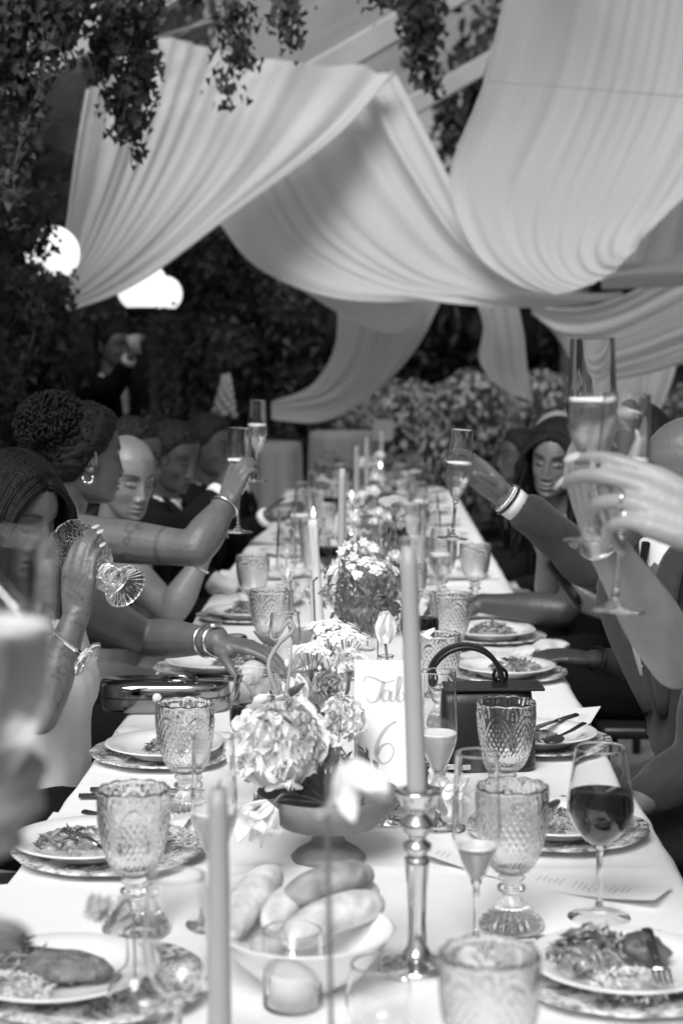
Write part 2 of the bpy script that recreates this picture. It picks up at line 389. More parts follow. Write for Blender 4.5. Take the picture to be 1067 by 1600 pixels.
drape('drape', [
    [(802, -60, 8.5), (757, 130, 8.7), (704, 276, 8.85), (738, 385, 8.75), (795, 436, 8.6), (852, 461, 8.5)],
    [(880, -60, 8.5), (838, 130, 8.7), (772, 290, 8.8), (784, 380, 8.72), (828, 435, 8.55), (876, 459, 8.45)],
    [(960, -60, 8.5), (915, 140, 8.65), (850, 300, 8.7), (838, 378, 8.65), (866, 430, 8.5), (908, 450, 8.4)],
    [(1040, -60, 8.5), (1000, 150, 8.6), (932, 310, 8.6), (902, 384, 8.55), (914, 424, 8.45), (944, 434, 8.35)],
    [(1120, -60, 8.5), (1080, 150, 8.55), (1008, 298, 8.5), (965, 368, 8.45), (960, 398, 8.35), (976, 407, 8.3)],
    [(1200, -60, 8.5), (1160, 150, 8.5), (1088, 275, 8.4), (1040, 330, 8.35), (1020, 352, 8.3), (1014, 362, 8.25)],
    [(1290, -60, 8.5), (1250, 120, 8.5), (1180, 215, 8.35), (1120, 268, 8.3), (1090, 288, 8.25), (1080, 298, 8.2)]],
    'wide white drape falling from the roof at right to a curved hem', nfold=9, amp=.024, seed=8, M=90, ends=(.7, .5))
drape('drape', [
    [(968, 340, 9.1), (962, 372, 9.1), (955, 410, 9.1)], [(1015, 300, 9.1), (1008, 350, 9.1), (1000, 412, 9.1)], [(1060, 270, 9.1), (1055, 330, 9.1), (1050, 405, 9.1)], [(1120, 230, 9.1), (1120, 320, 9.1), (1120, 400, 9.1)]],
    'shaded bit of white drape filling the gap under the right hem', nfold=4, amp=.03, seed=21, U=50)
drape('drape', [
    [(935, 424, 9.3), (1000, 408, 9.2), (1120, 392, 9.0)], [(935, 432, 9.15), (1000, 420, 9.05), (1120, 408, 8.85)],
    [(937, 440, 9.15), (1000, 436, 9.05), (1120, 428, 8.85)], [(940, 447, 9.3), (1000, 446, 9.2), (1120, 444, 9.0)]],
    'rolled white cloth wrapped along a beam behind the right hand swag', nfold=2, amp=.02, seed=4, U=40)
drape('drape', [
    [(800, 458, 10.2), (870, 482, 10.1), (960, 470, 10.0), (1090, 400, 9.9)],
    [(835, 490, 10.2), (890, 522, 10.1), (965, 515, 10.0), (1090, 460, 9.9)],
    [(860, 515, 10.2), (905, 556, 10.1), (975, 552, 10.0), (1090, 510, 9.9)],
    [(880, 532, 10.2), (920, 588, 10.1), (985, 588, 10.0), (1090, 560, 9.9)]],
    'pale swag with curved folds hanging in the shade on the right', nfold=5, amp=.03, seed=11)
drape('drape', [
    [(905, 520, 10.6), (925, 590, 10.55), (952, 660, 10.5)], [(950, 520, 10.6), (958, 590, 10.55), (970, 665, 10.5)],
    [(1000, 510, 10.6), (1000, 590, 10.55), (995, 668, 10.5)], [(1064, 490, 10.6), (1052, 580, 10.55), (1022, 660, 10.5)]],
    'pale drape with straight vertical folds below the shaded swag', nfold=6, amp=.028, seed=12)
drape('drape', [
    [(742, 462, 9.6), (757, 508, 9.6), (750, 562, 9.6), (774, 600, 9.6)], [(764, 462, 9.6), (774, 525, 9.55), (779, 575, 9.6), (795, 612, 9.6)],
    [(788, 465, 9.6), (798, 540, 9.6), (806, 590, 9.65), (816, 622, 9.6)], [(806, 468, 9.6), (817, 530, 9.6), (825, 590, 9.6), (831, 630, 9.6)]],
    'narrow loose tail of white drape hanging to a point over the shrubs', nfold=2, amp=.03, seed=14, U=50, ends=(1, .6))
drape('drape', [
    [(545, 452, 10.0), (580, 460, 10.05), (635, 460, 10.05), (692, 452, 10.0)], [(505, 455, 9.9), (555, 486, 9.85), (630, 490, 9.85), (690, 462, 9.9)],
    [(462, 450, 9.8), (525, 492, 9.7), (615, 520, 9.7), (684, 470, 9.8)]],
    'small white loop of drape hanging below the middle swoop', nfold=3, amp=.03, seed=15, U=50)
drape('drape', [
    [(530, 488, 10.2), (522, 550, 10.2), (486, 604, 10.2), (424, 630, 10.2)], [(590, 500, 10.2), (566, 565, 10.2), (512, 620, 10.2), (424, 638, 10.2)],
    [(645, 500, 10.2), (612, 570, 10.2), (546, 632, 10.2), (424, 646, 10.2)], [(690, 465, 10.2), (648, 545, 10.2), (582, 615, 10.2), (505, 657, 10.2), (424, 655, 10.2)]],
    'white drape tail swept down to the left behind the far tables', nfold=4, amp=.04, seed=16, ends=(.8, .3))

# ---- globe lamps on a post
POSTM = mat('dark lamp post paint', .008, .7, var=.2, spec=.1)
GLOBE = mat('lit opal globe', .8, .35); _b = GLOBE.node_tree.nodes['Principled BSDF']; _b.inputs['Emission Color'].default_value = (1, 1, 1, 1); _b.inputs['Emission Strength'].default_value = .62
def lamp(px, py, Y, rpx, label, post=True):
    c = P(px, py, Y); r = rpx / FPX * Y
    t = thing('globe_lamp', label, 'lamp', (c.x, c.y, 0), group='lit globe lamps at the hedge')
    m = MB(); m.ell((0, 0, c.z), (r, r, r * 1.02), nu=28, nv=18); obj('globe', m.mesh('globe', GLOBE), t)
    m = MB(); m.lathe([(0, c.z - r * 1.22), (r * .5, c.z - r * 1.2), (r * .62, c.z - r * 1.0), (r * .60, c.z - r * .84), (r * .5, c.z - r * .8), (0, c.z - r * .8)], 20)
    obj('collar', m.mesh('collar', POSTM), t)
    m = MB(); m.lathe([(0, 0), (.11, 0), (.11, .05), (.06, .12), (.045, .3), (.04, c.z - r * 1.2), (0, c.z - r * 1.2)], 16)
    obj('post', m.mesh('post', POSTM), t)
lamp(83, 396, 7.5, 42, 'lit white globe lamp behind dark ivy at the left edge')
lamp(222, 447, 9.2, 40, 'lit white globe lamp right under the gathered drape')
lamp(258, 459, 10.1, 27, 'smaller lit globe lamp half hidden by its brighter neighbour')
# grey column behind the lamps
m = MB(); m.lathe([(0, 0), (.14, 0), (.14, .1), (.10, .12), (.095, 1.78), (.13, 1.82), (.13, 1.9), (0, 1.9)], 20)
c = P(243, 600, 10.3); tag(obj('stone_column', m.mesh('stone_column', mat('grey stone', .13, .8, var=.25, scale=5)), loc=(c.x, c.y, 0)), 'plain grey column standing under the lamps', 'column')
# white flower spike plant by the hedge
def spike(px, py0, py1, Y):
    a, b = P(px, py0, Y), P(px + 4, py1, Y)
    t = thing('foxglove', 'tall pale flower spike standing before the dark ivy', 'flower', (a.x, a.y, 0))
    m = MB(); m.tube([(0, 0, 0), (.01, 0, .8), (b.x - a.x, 0, b.z)], .006, 6); obj('stem', m.mesh('stem', LEAF2), t)
    m = MB()
    for i in range(40):
        f = i / 39; z = a.z + (b.z - a.z) * f; q = i * 2.4; r = .055 * (1 - f * .7)
        m.ell(((b.x - a.x) * f + math.cos(q) * r, math.sin(q) * r, z), (.026 * (1 - .5 * f), .026 * (1 - .5 * f), .022), nu=7, nv=5)
    obj('blossoms', m.mesh('blossoms', mat('pale petals', .55, .7)), t)['kind'] = 'stuff'
spike(350, 648, 588, 9.8)

# ---- ivy, hedges, shrubs, trees
def vol(n, c, r, core=.0):
    d = rng.normal(0, 1, (n, 3)); d /= np.linalg.norm(d, axis=1)[:, None]
    k = (core + (1 - core) * rng.random((n, 1)) ** .45); return np.array(c) + d * np.array(r) * k, d
CORE = mat('dark shade hull', .02, .9, var=.4, scale=5, bump=.5)
def mass(name, label, cat, base, blobs, n, size, leaf=LEAF, core=True, group=None, trunk=None, shape='ivy', corek=.72):
    t = thing(name, label, cat, (base[0], base[1], 0), group=group); ps = []; ds = []
    vols = np.array([b[3] * b[4] * b[5] for b in blobs]); vols = vols ** .67; vols /= vols.sum(); b0 = np.array([base[0], base[1], 0])
    cm = MB()
    for b, f in zip(blobs, vols):
        p, d = vol(int(n * f), np.array(b[:3]) - b0, b[3:], .55); 
        # uneven outline: push leaves along a slow noise
        k = np.array([noise.noise(V(q) * 2.3) for q in p[:, :]]); p = p + d * (k * .35 * min(b[3:]))[:, None]
        ps.append(p); ds.append(d)
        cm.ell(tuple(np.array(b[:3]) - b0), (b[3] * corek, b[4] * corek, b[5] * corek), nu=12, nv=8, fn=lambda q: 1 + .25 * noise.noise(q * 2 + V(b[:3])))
    l = obj('leaves', leafcloud('leaves', np.concatenate(ps), np.concatenate(ds), size, leaf, shape=shape), t); l['kind'] = 'stuff'
    if core: obj('branches', cm.mesh('branches', CORE), t)  # solid dark hull added behind the leaves, inner shade put into its colour
    if trunk:
        m = MB(); m.tube(trunk, [.16, .12, .09][:len(trunk)] if len(trunk) <= 3 else .1, 9); obj('trunk', m.mesh('trunk', BARK), t)
    return t
# ivy clad wall of the tent side, several columns of it
for i, (x, y, r, h, lab) in enumerate([
    (-1.75, 5.6, .38, 3.0, 'dense dark ivy column nearest on the left'),
    (-2.0, 7.0, .46, 3.7, 'dark ivy column left of the brightest globe lamp'),
    (-2.3, 8.8, .6, 4.2, 'broad dark ivy mass behind the gathered drape'),
    (-1.05, 11.3, .26, 2.3, 'ivy covered post behind the lamps'),
    (-.62, 11.6, .26, 2.4, 'ivy covered post left of the pale flower spike'),
    (-1.45, 12.2, .4, 2.6, 'ivy covered post left of the grey column'), (-1.85, 9.7, .5, 4.4, 'tall dark ivy mass filling the gap behind the left drape edge'), (-1.6, 5.0, .22, 1.2, 'low dark ivy bush at the left edge behind the guests'), (P(83, 500, 7.2).x, 7.2, .15, 1.1, 'ivy climbing the post of the left globe lamp'), (P(222, 560, 8.9).x, 8.9, .13, .9, 'ivy climbing the post of the right globe lamp')]):
    bl = [(x + random.uniform(-.1, .1), y + random.uniform(-.1, .1), z, r * random.uniform(.85, 1.15), r * 1.1, .45) for z in np.arange(.3, h, .38)]
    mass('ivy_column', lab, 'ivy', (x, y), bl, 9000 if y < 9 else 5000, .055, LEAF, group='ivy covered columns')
# hanging ivy strands from the roof
def strand(px, y0, y1, Y, wpx, nstr, label, leaf=.05, dens=70, x2=None):
    a = P(px, y0, Y); b = P(x2 or px, y1, Y); L = a.z - b.z; wv = wpx / FPX * Y
    t = thing('ivy_garland', label, 'hanging ivy', (a.x, a.y, a.z), group='ivy garlands hanging from the roof')
    pos = []; nr = []
    for k in range(nstr):
        ox = random.uniform(-.5, .5) * wv; oy = random.uniform(-.5, .5) * wv; LL = L * (1 if k == 0 else random.uniform(.45, .95)); ph = random.random() * 6
        pts = [V((ox * (1 - .5 * f) + (b.x - a.x) * f + .03 * math.sin(f * 7 + ph), oy + .03 * math.cos(f * 5 + ph), -LL * f)) for f in np.linspace(0, 1, 12)]
        m = MB(); m.tube(pts, .004, 5); obj('vine', m.mesh('vine', BARK), t)
        sp = spline(pts, int(dens * LL) + 4)
        for q in sp:
            e = rng.normal(0, .025, 3); pos.append(q + e * 1.0); nr.append((e[0] * 20, -1 + e[1] * 20, .4))
    l = obj('leaves', leafcloud('leaves', pos, nr, leaf, LEAF, asp=1., jit=.5), t); l['kind'] = 'stuff'
strand(195, -25, 240, 5.6, 105, 12, 'thick ivy garland with broad leaves hanging before the left drape', .026, 190, 190)
strand(368, -25, 170, 6.0, 16, 3, 'thin single ivy garland hanging in the middle', .025, 220)
strand(452, -25, 75, 6.0, 30, 4, 'short ivy garland right of the thin middle one', .025, 210)
strand(300, -60, 14, 5.8, 60, 4, 'ivy tips just showing between garlands at the top edge', .026, 180)
strand(578, -60, 20, 6.0, 50, 4, 'short tuft of ivy at the top edge right of centre', .026, 180)
strand(655, -40, 150, 7.6, 56, 11, 'bushy ivy garland left of the big right drape', .032, 170, 665)
strand(95, -60, 130, 5.4, 120, 12, 'ivy garland spreading over the upper left corner', .026, 210)
strand(20, -60, 330, 5.2, 90, 11, 'long ivy garland down the left edge', .026, 210)
strand(36, 300, 420, 6.6, 90, 9, 'loose ivy sprays silhouetted on the bright globe', .028, 150)
strand(84, 436, 575, 7.05, 60, 9, 'ivy trailing down in front of the left lamp post', .03, 130)
strand(262, 490, 650, 8.75, 50, 7, 'ivy trailing down in front of the right lamp posts', .03, 130)
strand(25, 420, 640, 6.4, 80, 10, 'ivy trailing low at the left edge above the guests', .03, 130)
# far hedge and trees
for i, (x, y, r, lab) in enumerate([(-4.2, 13.5, 1.6, 'dark rounded tree behind the lamps'), (-2.6, 16.5, 1.7, 'dark tree behind the ivy posts'), (-.6, 17.5, 1.6, 'dark tree behind the far tables'),
        (1.2, 17.8, 1.6, 'dark tree behind the hanging drape tail'), (3.0, 17, 1.6, 'dark tree behind the shaded swag'), (4.8, 15, 1.6, 'dark tree at the right edge of the garden')]):
    bl = [(x, y, .9, r * .8, .8, .9), (x + .2, y, 2.0, r, .9, .9), (x - .2, y + .1, 2.8, r * .8, .8, .6)]
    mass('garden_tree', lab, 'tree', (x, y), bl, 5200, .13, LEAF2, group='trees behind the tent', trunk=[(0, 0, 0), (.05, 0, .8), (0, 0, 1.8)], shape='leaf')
for (x, y, z, r, lab) in [(1.7, 15.5, 4.1, 1.15, 'leafy branches seen through the clear roof right of centre'), (3.6, 16.5, 5.2, 1.4, 'leafy tree crown above the right drape'), (-2.9, 10.8, 3.6, .9, 'leafy tree crown over the upper left corner'), (-2.4, 14.5, 4.2, 1.0, 'thin tree top behind the left drape')]:
    bl = [(x, y, z, r, r * .8, r * .7), (x - r * .5, y, z - .5, r * .6, r * .5, r * .5), (x + r * .5, y, z + .3, r * .6, r * .5, r * .5)]
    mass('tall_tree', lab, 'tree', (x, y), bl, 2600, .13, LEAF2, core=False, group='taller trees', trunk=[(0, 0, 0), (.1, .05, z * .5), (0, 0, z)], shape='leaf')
for i, (px, Y, r, h, lab) in enumerate([(600, 14.2, .62, 1.25, 'pale flowering shrub under the left drape tail'), (690, 13.8, .66, 1.38, 'pale flowering shrub behind the raised flute'), (800, 14.4, .6, 1.4, 'pale flowering shrub under the pointed tail'),
        (530, 15, .6, 1.2, 'pale flowering shrub farthest left behind the tables'), (1045, 13.5, .6, 1.3, 'pale flowering shrub at the right edge'), (900, 15, .6, 1.25, 'pale shrub in shade behind the seated guests')]):
    x = (px - 590) / FPX * Y
    bl = [(x, Y, h * .45, r, r * .8, h * .45), (x + .2, Y - .15, h * .7, r * .7, r * .6, h * .33), (x - .25, Y - .1, h * .66, r * .6, r * .5, h * .33)]
    t = mass('flowering_shrub', lab, 'shrub', (x, Y), bl, 4200, .06, LEAF3, group='pale shrubs behind the tent', shape='leaf')

# ---- two draped cocktail tables and a card beyond the long table
def cocktail(px, py, Y, r, label, square=False):
    c = P(px, py, Y); h = c.z
    t = thing('cocktail_table', label, 'table', (c.x, c.y, 0), group='draped tables beyond the long table')
    m = MB(); m.lathe([(0, h - .03), (r, h - .03), (r, h - .01), (0, h - .01)], 28); obj('tabletop', m.mesh('tabletop', BARK), t)
    m = MB(); m.lathe([(0, .0), (.22, 0), (.22, .03), (.03, .06), (.03, h - .03), (0, h - .03)], 16); obj('pedestal', m.mesh('pedestal', POSTM), t)
    m = MB(); ph = random.random() * 6
    def fn(rr, z, a):
        k = max(0, (h - z) / h); return rr * (1 + .14 * k * math.sin(9 * a + ph) + .07 * k * math.sin(17 * a)), z
    m.lathe([(r * 1.16, .05), (r * 1.1, h * .5), (r * 1.06, h - .06), (r * 1.03, h - .008), (r * .98, h), (r * .5, h + .001), (0, h + .001)], 90, fn=fn)
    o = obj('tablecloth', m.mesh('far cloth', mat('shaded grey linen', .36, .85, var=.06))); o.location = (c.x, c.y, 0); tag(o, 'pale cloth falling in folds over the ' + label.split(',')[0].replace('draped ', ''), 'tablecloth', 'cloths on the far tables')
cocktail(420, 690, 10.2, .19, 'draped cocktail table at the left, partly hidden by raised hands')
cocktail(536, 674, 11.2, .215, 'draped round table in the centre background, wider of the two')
c = P(598, 672, 11.0)
t = thing('card_stand', 'small pale card on a stand beside the draped round table', 'sign', (c.x + .22, c.y - .5, 0))
m = MB(); m.box((0, 0, P(598, 672, 10.5).z), (.12, .012, .13)); obj('card', m.mesh('card', PAPER, False), t)
m = MB(); m.lathe([(0, 0), (.1, 0), (.1, .02), (.012, .03), (.012, P(598, 690, 10.5).z), (0, P(598, 690, 10.5).z)], 12); obj('stand', m.mesh('stand', POSTM), t)
bpy.data.objects[t.name].location.x = P(598, 672, 10.5).x; bpy.data.objects[t.name].location.y = 10.5
# ============================================================ TABLEWARE
def relief(n_pan=6):
    def fn(r, z, a):
        if z < .036:      # ribbed foot
            k = min(1, z / .012) if z < .012 else max(0, (.036 - z) / .024)
            return r * (1 + .045 * k * math.cos(24 * a)), z
        if z < .074: return r, z
        f = (z - .074) / .111; u = (a * n_pan / (2 * math.pi)) % 1 - .5; d = 0
        arch = .86 - 1.25 * u * u            # arch line
        e = f - arch
        if abs(e) < .05: d += .0014 * (1 - abs(e) / .05)
        if abs(e + .09) < .035: d += .001 * (1 - abs(e + .09) / .035)
        if e < -.12 and abs(u) < .36:
            s1 = abs(((u * 5.2 + f * 7) % 1) - .5) * 2; s2 = abs(((u * 5.2 - f * 7) % 1) - .5) * 2
            d += .0018 * min(s1, s2)
        elif e < -.1: d += .0011 * abs(math.cos(2 * math.pi * u * 8))
        elif e > .05 and f < .97: d += .0009 * max(0, math.cos(40 * math.hypot(abs(u) - .5, f - .82)))
        zz = z + (.0010 * math.cos(n_pan * 2 * a) if f > .98 else 0)
        return r + d * 1.05, zz
    return fn
def rows(prof, n):      # densify a profile
    return [tuple(p) for p in spline(prof, n)]
def goblet_proto(n=192, water=False):
    fn = relief()
    st = [(0, .006), (.022, .004), (.036, .001), (.041, .002), (.041, .006), (.037, .013), (.028, .022), (.018, .033), (.0115, .042), (.0115, .046), (.0175, .049), (.018, .054), (.0125, .058), (.013, .061), (.017, .064), (.0165, .067), (.012, .069)]
    m = MB(); m.lathe(rows(st, 30) + [(0, .0695)], n, fn=fn); stem = m.mesh('goblet_stem', G_PRESS)
    bo = [(.012, .070), (.020, .074), (.031, .088), (.0385, .108), (.0435, .132), (.0455, .155), (.046, .183)]
    bi = [(.0445, .1845), (.0425, .182), (.042, .155), (.0395, .132), (.034, .108), (.026, .090), (.012, .079)]
    m = MB(); m.lathe([(0, .0696)] + rows(bo, 84), n, fn=fn)
    # inner wall (smooth), stitched by a rim ring
    m2 = MB(); m2.lathe(rows(bi, 16) + [(0, .078)], n, fn=lambda r, z, a: (r, z + (.0010 * math.cos(12 * a) if z > .18 else 0)))
    o = len(m.v); L0 = o - n; m.add(m2.v, m2.f); m.f += [(L0 + j, L0 + (j + 1) % n, o + (j + 1) % n, o + j) for j in range(n)]; m.m += [0] * n
    bowl = m.mesh('goblet_bowl', G_PRESS)
    parts = [('stem', stem, None, None), ('bowl', bowl, None, None)]
    if water:
        m = MB(); m.lathe([(0, .0795)] + rows([(.012, .0797), (.0255, .0905), (.0335, .1085), (.039, .132), (.0413, .15)], 14) + [(.0413, .1505), (0, .1505)], 40); parts.append(('ice_water', m.mesh('goblet_water', mat('iced water', .7, .15, trans=.5, spec=.6)), 1, None))
    return Proto(parts)
GOB = goblet_proto(); GOBW = GOB
def vessel(foot, stemr, z0, outer, t=.0011, level=None, liq=None, foam=0, n=40, tint=None):
    """thin blown glass: foot, stem, bowl, optional liquid and foam"""
    m = MB(); m.lathe([(0, .0005), (foot * .97, .0005), (foot, .0015), (foot * .97, .0026), (foot * .5, .0042), (stemr * 2.2, .010), (stemr * 1.3, .016), (0, .0165)], n); f = m.mesh('glass_foot', G_CLEAR)
    m = MB(); m.lathe([(0, .0166)] + [(stemr * 1.25, .0168), (stemr, .03), (stemr * .95, z0 * .6), (stemr * 1.15, z0 - .008), (stemr * 2, z0 - .0005), (0, z0 - .0003)], 14); s = m.mesh('glass_stem', G_CLEAR)
    o = rows(outer, 26); rl, zl = o[-1]; i = [(max(.0003, r - t), z + (t * 2 if k < 3 else 0)) for k, (r, z) in enumerate(o)][::-1]
    o = o[:-1] + [(rl, zl - .0012), (rl, zl), (rl - t * .25, zl + .0005)]; i = [(rl - t * .75, zl + .0005), (rl - t, zl), (rl - t, zl - .0012)] + i[1:]
    m = MB(); m.lathe([(0, outer[0][1])] + o + i + [(0, outer[0][1] + t * 2.2)], n); b = m.mesh('glass_bowl', G_CLEAR)
    parts = [('foot', f, None, None), ('stem', s, None, None), ('bowl', b, None, None)]
    if level:
        pr = [(r - t * 1.25, z + t) for r, z in o if outer[0][1] + .004 < z < level]
        lr = pr[-1][0]
        m = MB(); m.lathe([(0, pr[0][1] - .001)] + pr + [(lr, level), (0, level)], n)
        parts.append(('wine' if liq is WINE else 'champagne', m.mesh('drink', liq), 2, None))
        if foam:
            m = MB(); m.lathe([(0, level + .0002), (lr * .99, level + .0002), (lr * .99, level + foam), (lr * .85, level + foam * .8), (0, level + foam * .7)], n); parts.append(('foam', m.mesh('foam', FOAM), 2, None))
    return Proto(parts)
FL = [(.004, .086), (.010, .092), (.020, .112), (.0285, .136), (.0298, .152), (.0285, .19), (.0265, .245)]
CLOUDY = mat('cloudy drink', .55, .2, trans=.3)
FLUTE = vessel(.035, .0036, .086, FL, level=.168, liq=G_CHAMP, foam=.006)
FLUTE_LOW = vessel(.035, .0036, .086, FL, level=.146, liq=CLOUDY, foam=.004)
FLUTE_DREG = vessel(.035, .0036, .086, FL, level=.128, liq=CLOUDY, foam=.003)
FLUTE_E = vessel(.035, .0036, .086, FL)
WG = [(.005, .096), (.014, .1), (.030, .115), (.0412, .136), (.043, .15), (.041, .17), (.037, .198), (.0335, .225)]
WINEG = vessel(.041, .004, .096, WG, level=.166, liq=WINE)
WINEG_LOW = vessel(.041, .004, .096, WG, level=.14, liq=WINE)
WHITEG = vessel(.037, .004, .09, [(.005, .09), (.014, .094), (.027, .11), (.034, .132), (.035, .15), (.031, .19), (.028, .215)])
def floor_at(px, py, h):       # base point of an upright thing whose rim centre shows at the pixel
    q = T(px, py, TZ + h); return (q.x, q.y, TZ + .0015)
for px, py, pr, lab in [
    (209, 1232, GOB, 'pressed glass goblet standing before the plate with the fork, left side'),
    (289, 1098, GOB, 'pressed glass goblet before the silver clutch'),
    (800, 1228, GOB, 'pressed glass goblet with ribbed foot fully in view beside the red wine'),
    (791, 1096, GOB, 'pressed glass goblet in front of the black handbag'),
    (683, 990, GOB, 'pressed glass goblet behind the table number card'),
    (705, 928, GOB, 'pressed glass goblet where the bare forearm reaches in from the right'),
    (765, 1488, GOB, 'blurred pressed glass goblet at the bottom edge left of the salad plate'),
    (421, 922, GOB, 'pressed glass goblet left of the lit taper candle'),
    (640, 880, GOB, 'pressed glass goblet right of the white umbel flowers'), (742, 850, GOB, 'pressed glass goblet far along the right side, fourth back'),
    (690, 842, GOB, 'pressed glass goblet far along near the raised flute base'), (395, 868, GOB, 'pressed glass goblet under the crossed forearms on the left')]:
    pr.put('pressed_goblet', lab, 'goblet', floor_at(px, py, .185), (0, 0, random.random() * 6), 'pressed glass goblets on the table')
for px, py, pr, h, lab in [
    (685, 1050, FLUTE_LOW, .245, 'champagne flute with a little cloudy drink beside the handbag'),
    (745, 1178, FLUTE_DREG, .245, 'champagne flute with dregs in front of the ribbed foot goblet'),
    (334, 1152, FLUTE_LOW, .245, 'champagne flute half drunk behind the blurred taper candle'),
    (472, 908, FLUTE_LOW, .245, 'champagne flute half full just left of the lit taper'),
    (345, 985, FLUTE_E, .245, 'empty flute beside the far left plate'),
    (500, 720, FLUTE, .245, 'champagne flute standing alone at the far end of the table'), (605, 812, FLUTE_E, .245, 'empty flute deep in the flowers')]:
    if py in (985,): continue
    pr.put('champagne_flute', lab, 'flute', floor_at(px, py, h), None, 'champagne flutes')
WINEG.put('red_wine_glass', 'full round glass of red wine over the menu on the right', 'wine glass', tuple(T(935, 1434)) , None, 'red wine glasses')
WINEG.put('red_wine_glass', 'glass of red wine half hidden behind the big white peony', 'wine glass', floor_at(400, 1050, .225), None, 'red wine glasses')
WINEG.put('red_wine_glass', 'glass of red wine behind the foreground taper candle', 'wine glass', floor_at(655, 925, .225), None, 'red wine glasses')
WHITEG.put('white_wine_glass', 'blurred empty wine glass left of the foreground taper', 'wine glass', floor_at(277, 1370, .215), None, 'empty wine glasses')
WHITEG.put('white_wine_glass', 'empty wine glass in front of the left hand goblet far back', 'wine glass', floor_at(445, 960, .215), None, 'empty wine glasses')

# ---- candles
FLAME = emit('candle flame', 6.)
def candlestick_proto(h, r=.019):
    s = h / .217
    prof = [(0, 0), (.044, 0), (.046, .004), (.040, .010), (.030, .013), (.018, .018), (.012, .03), (.0105, .06), (.012, .10), (.0145, .128), (.015, .135), (.010, .139), (.017, .146), (.017, .152), (.0095, .157), (.012, .163), (.020, .171), (.020, .180), (.011, .187), (.013, .194), (.021, .2), (.023, .207), (.027, .214), (.027, .217), (.0135, .217), (.0125, .20), (0, .199)]
    m = MB(); m.lathe([(a * (1 if s > .8 else .8), b * s) for a, b in prof], 36)
    me = m.mesh('candlestick', SILVER); return me
STICK = candlestick_proto(.217); STICK_S = candlestick_proto(.10)
def taper(base, h, label, lit, r0=.0118, r1=.0098, wmat=WAX, lean=(0, 0), drips=0):
    t = thing('taper_candle', label, 'candle', base, group='taper candles'); m = MB(); lx, ly = lean
    N = 14; pts = [(lx * f, ly * f, h * f) for f in np.linspace(0, 1, N)]; rr = list(np.linspace(r0, r1, N)); rr[-1] *= .8
    m.tube(pts, rr, 20); obj('wax', m.mesh('taper wax', wmat), t)
    for k in range(drips):
        m = MB(); a = random.random() * 6; L = random.uniform(.03, .14); rad = r1 * 1.0
        m.tube([(lx * (h - L * f) / h + math.cos(a) * (rad + .0006), ly + math.sin(a) * (rad + .0006), h - .004 - L * f) for f in np.linspace(0, 1, 9)], [.0015, .002, .0014, .0018, .0013, .0017, .0015, .0022, .0012], 6)
        obj('wax_drip', m.mesh('drip', wmat), t)
    m = MB(); m.tube([(lx, ly, h - .002), (lx + .0006, ly, h + .004), (lx + .0022, ly, h + .009)], .0009, 6); obj('wick', m.mesh('wick', BLACK), t)
    if lit:
        m = MB(); m.lathe([(0, -.004), (.0028, -.001), (.0045, .004), (.0038, .010), (.0018, .017), (0, .023)], 12, c=(lx + .001, ly, h + .008)); obj('flame', m.mesh('flame', FLAME), t)
    return t
def stick(base, me, label, h):
    t = thing('candlestick', label, 'candlestick', base, group='silver candlesticks'); obj('holder', me, t); return t
b = T(651, 1516); b.z = TZ + .0015
stick(b, STICK, 'tall silver baluster candlestick in the foreground', .217)
taper((b.x - .0, b.y, TZ + .2015), .305, 'grey taper candle in the tall silver candlestick', False, lean=(-.012, 0))
q = P(341, 1232, 1.62); b = V((q.x, q.y, TZ + .0015))
stick(b, candlestick_proto(.05), 'low silver candlestick under the blurred taper at the bottom edge', .05)
taper((b.x, b.y, TZ + .047), q.z - TZ - .047, 'blurred grey taper candle nearest the viewer', False)
b = T(500, 1052); b.z = TZ + .0015; tp = P(489, 812, b.y)
stick(b, STICK_S, 'short silver candlestick under the lit dripping taper', .1)
taper((b.x, b.y, TZ + .0925), tp.z - TZ - .0925, 'lit pale taper candle with dripping wax', True, wmat=WAXW, lean=(tp.x - b.x, 0), drips=5)
b = T(533, 985); b.z = TZ + .0015; tp = P(535, 732, b.y)
stick(b, STICK_S, 'short silver candlestick under the unlit slender taper', .1)
taper((b.x, b.y, TZ + .0925), tp.z - TZ - .0925, 'unlit slender grey taper behind the lit one', False, lean=(tp.x - b.x, 0))
m = MB(); m.lathe([(0, 0), (.028, 0), (.031, .0003), (.0326, .0018), (.033, .004), (.033, .006), (.033, .045), (.033, .0865), (.033, .0878), (.0327, .0884), (.0319, .0884), (.0316, .0878), (.0316, .0865), (.0316, .045), (.0316, .0075), (.0312, .006), (.030, .0056), (0, .0055)], 40); VCUP = m.mesh('votive cup', G_CLEAR)
m = MB(); m.lathe([(0, .0062), (.026, .0062), (.0265, .036), (.023, .0385), (.008, .037), (0, .0372)], 28); VWAX = m.mesh('votive wax', WAXW)
m = MB(); m.lathe([(0, .040), (.003, .0435), (.0045, .0485), (.003, .056), (0, .064)], 12); VFL = m.mesh('votive flame', FLAME)
m = MB(); m.tube([(0, 0, .036), (0, 0, .042)], .0008, 6); VWK = m.mesh('votive wick', BLACK)
VOT = Proto([('cup', VCUP, None, None), ('wax', VWAX, None, None), ('wick', VWK, 1, None), ('flame', VFL, 1, None)])
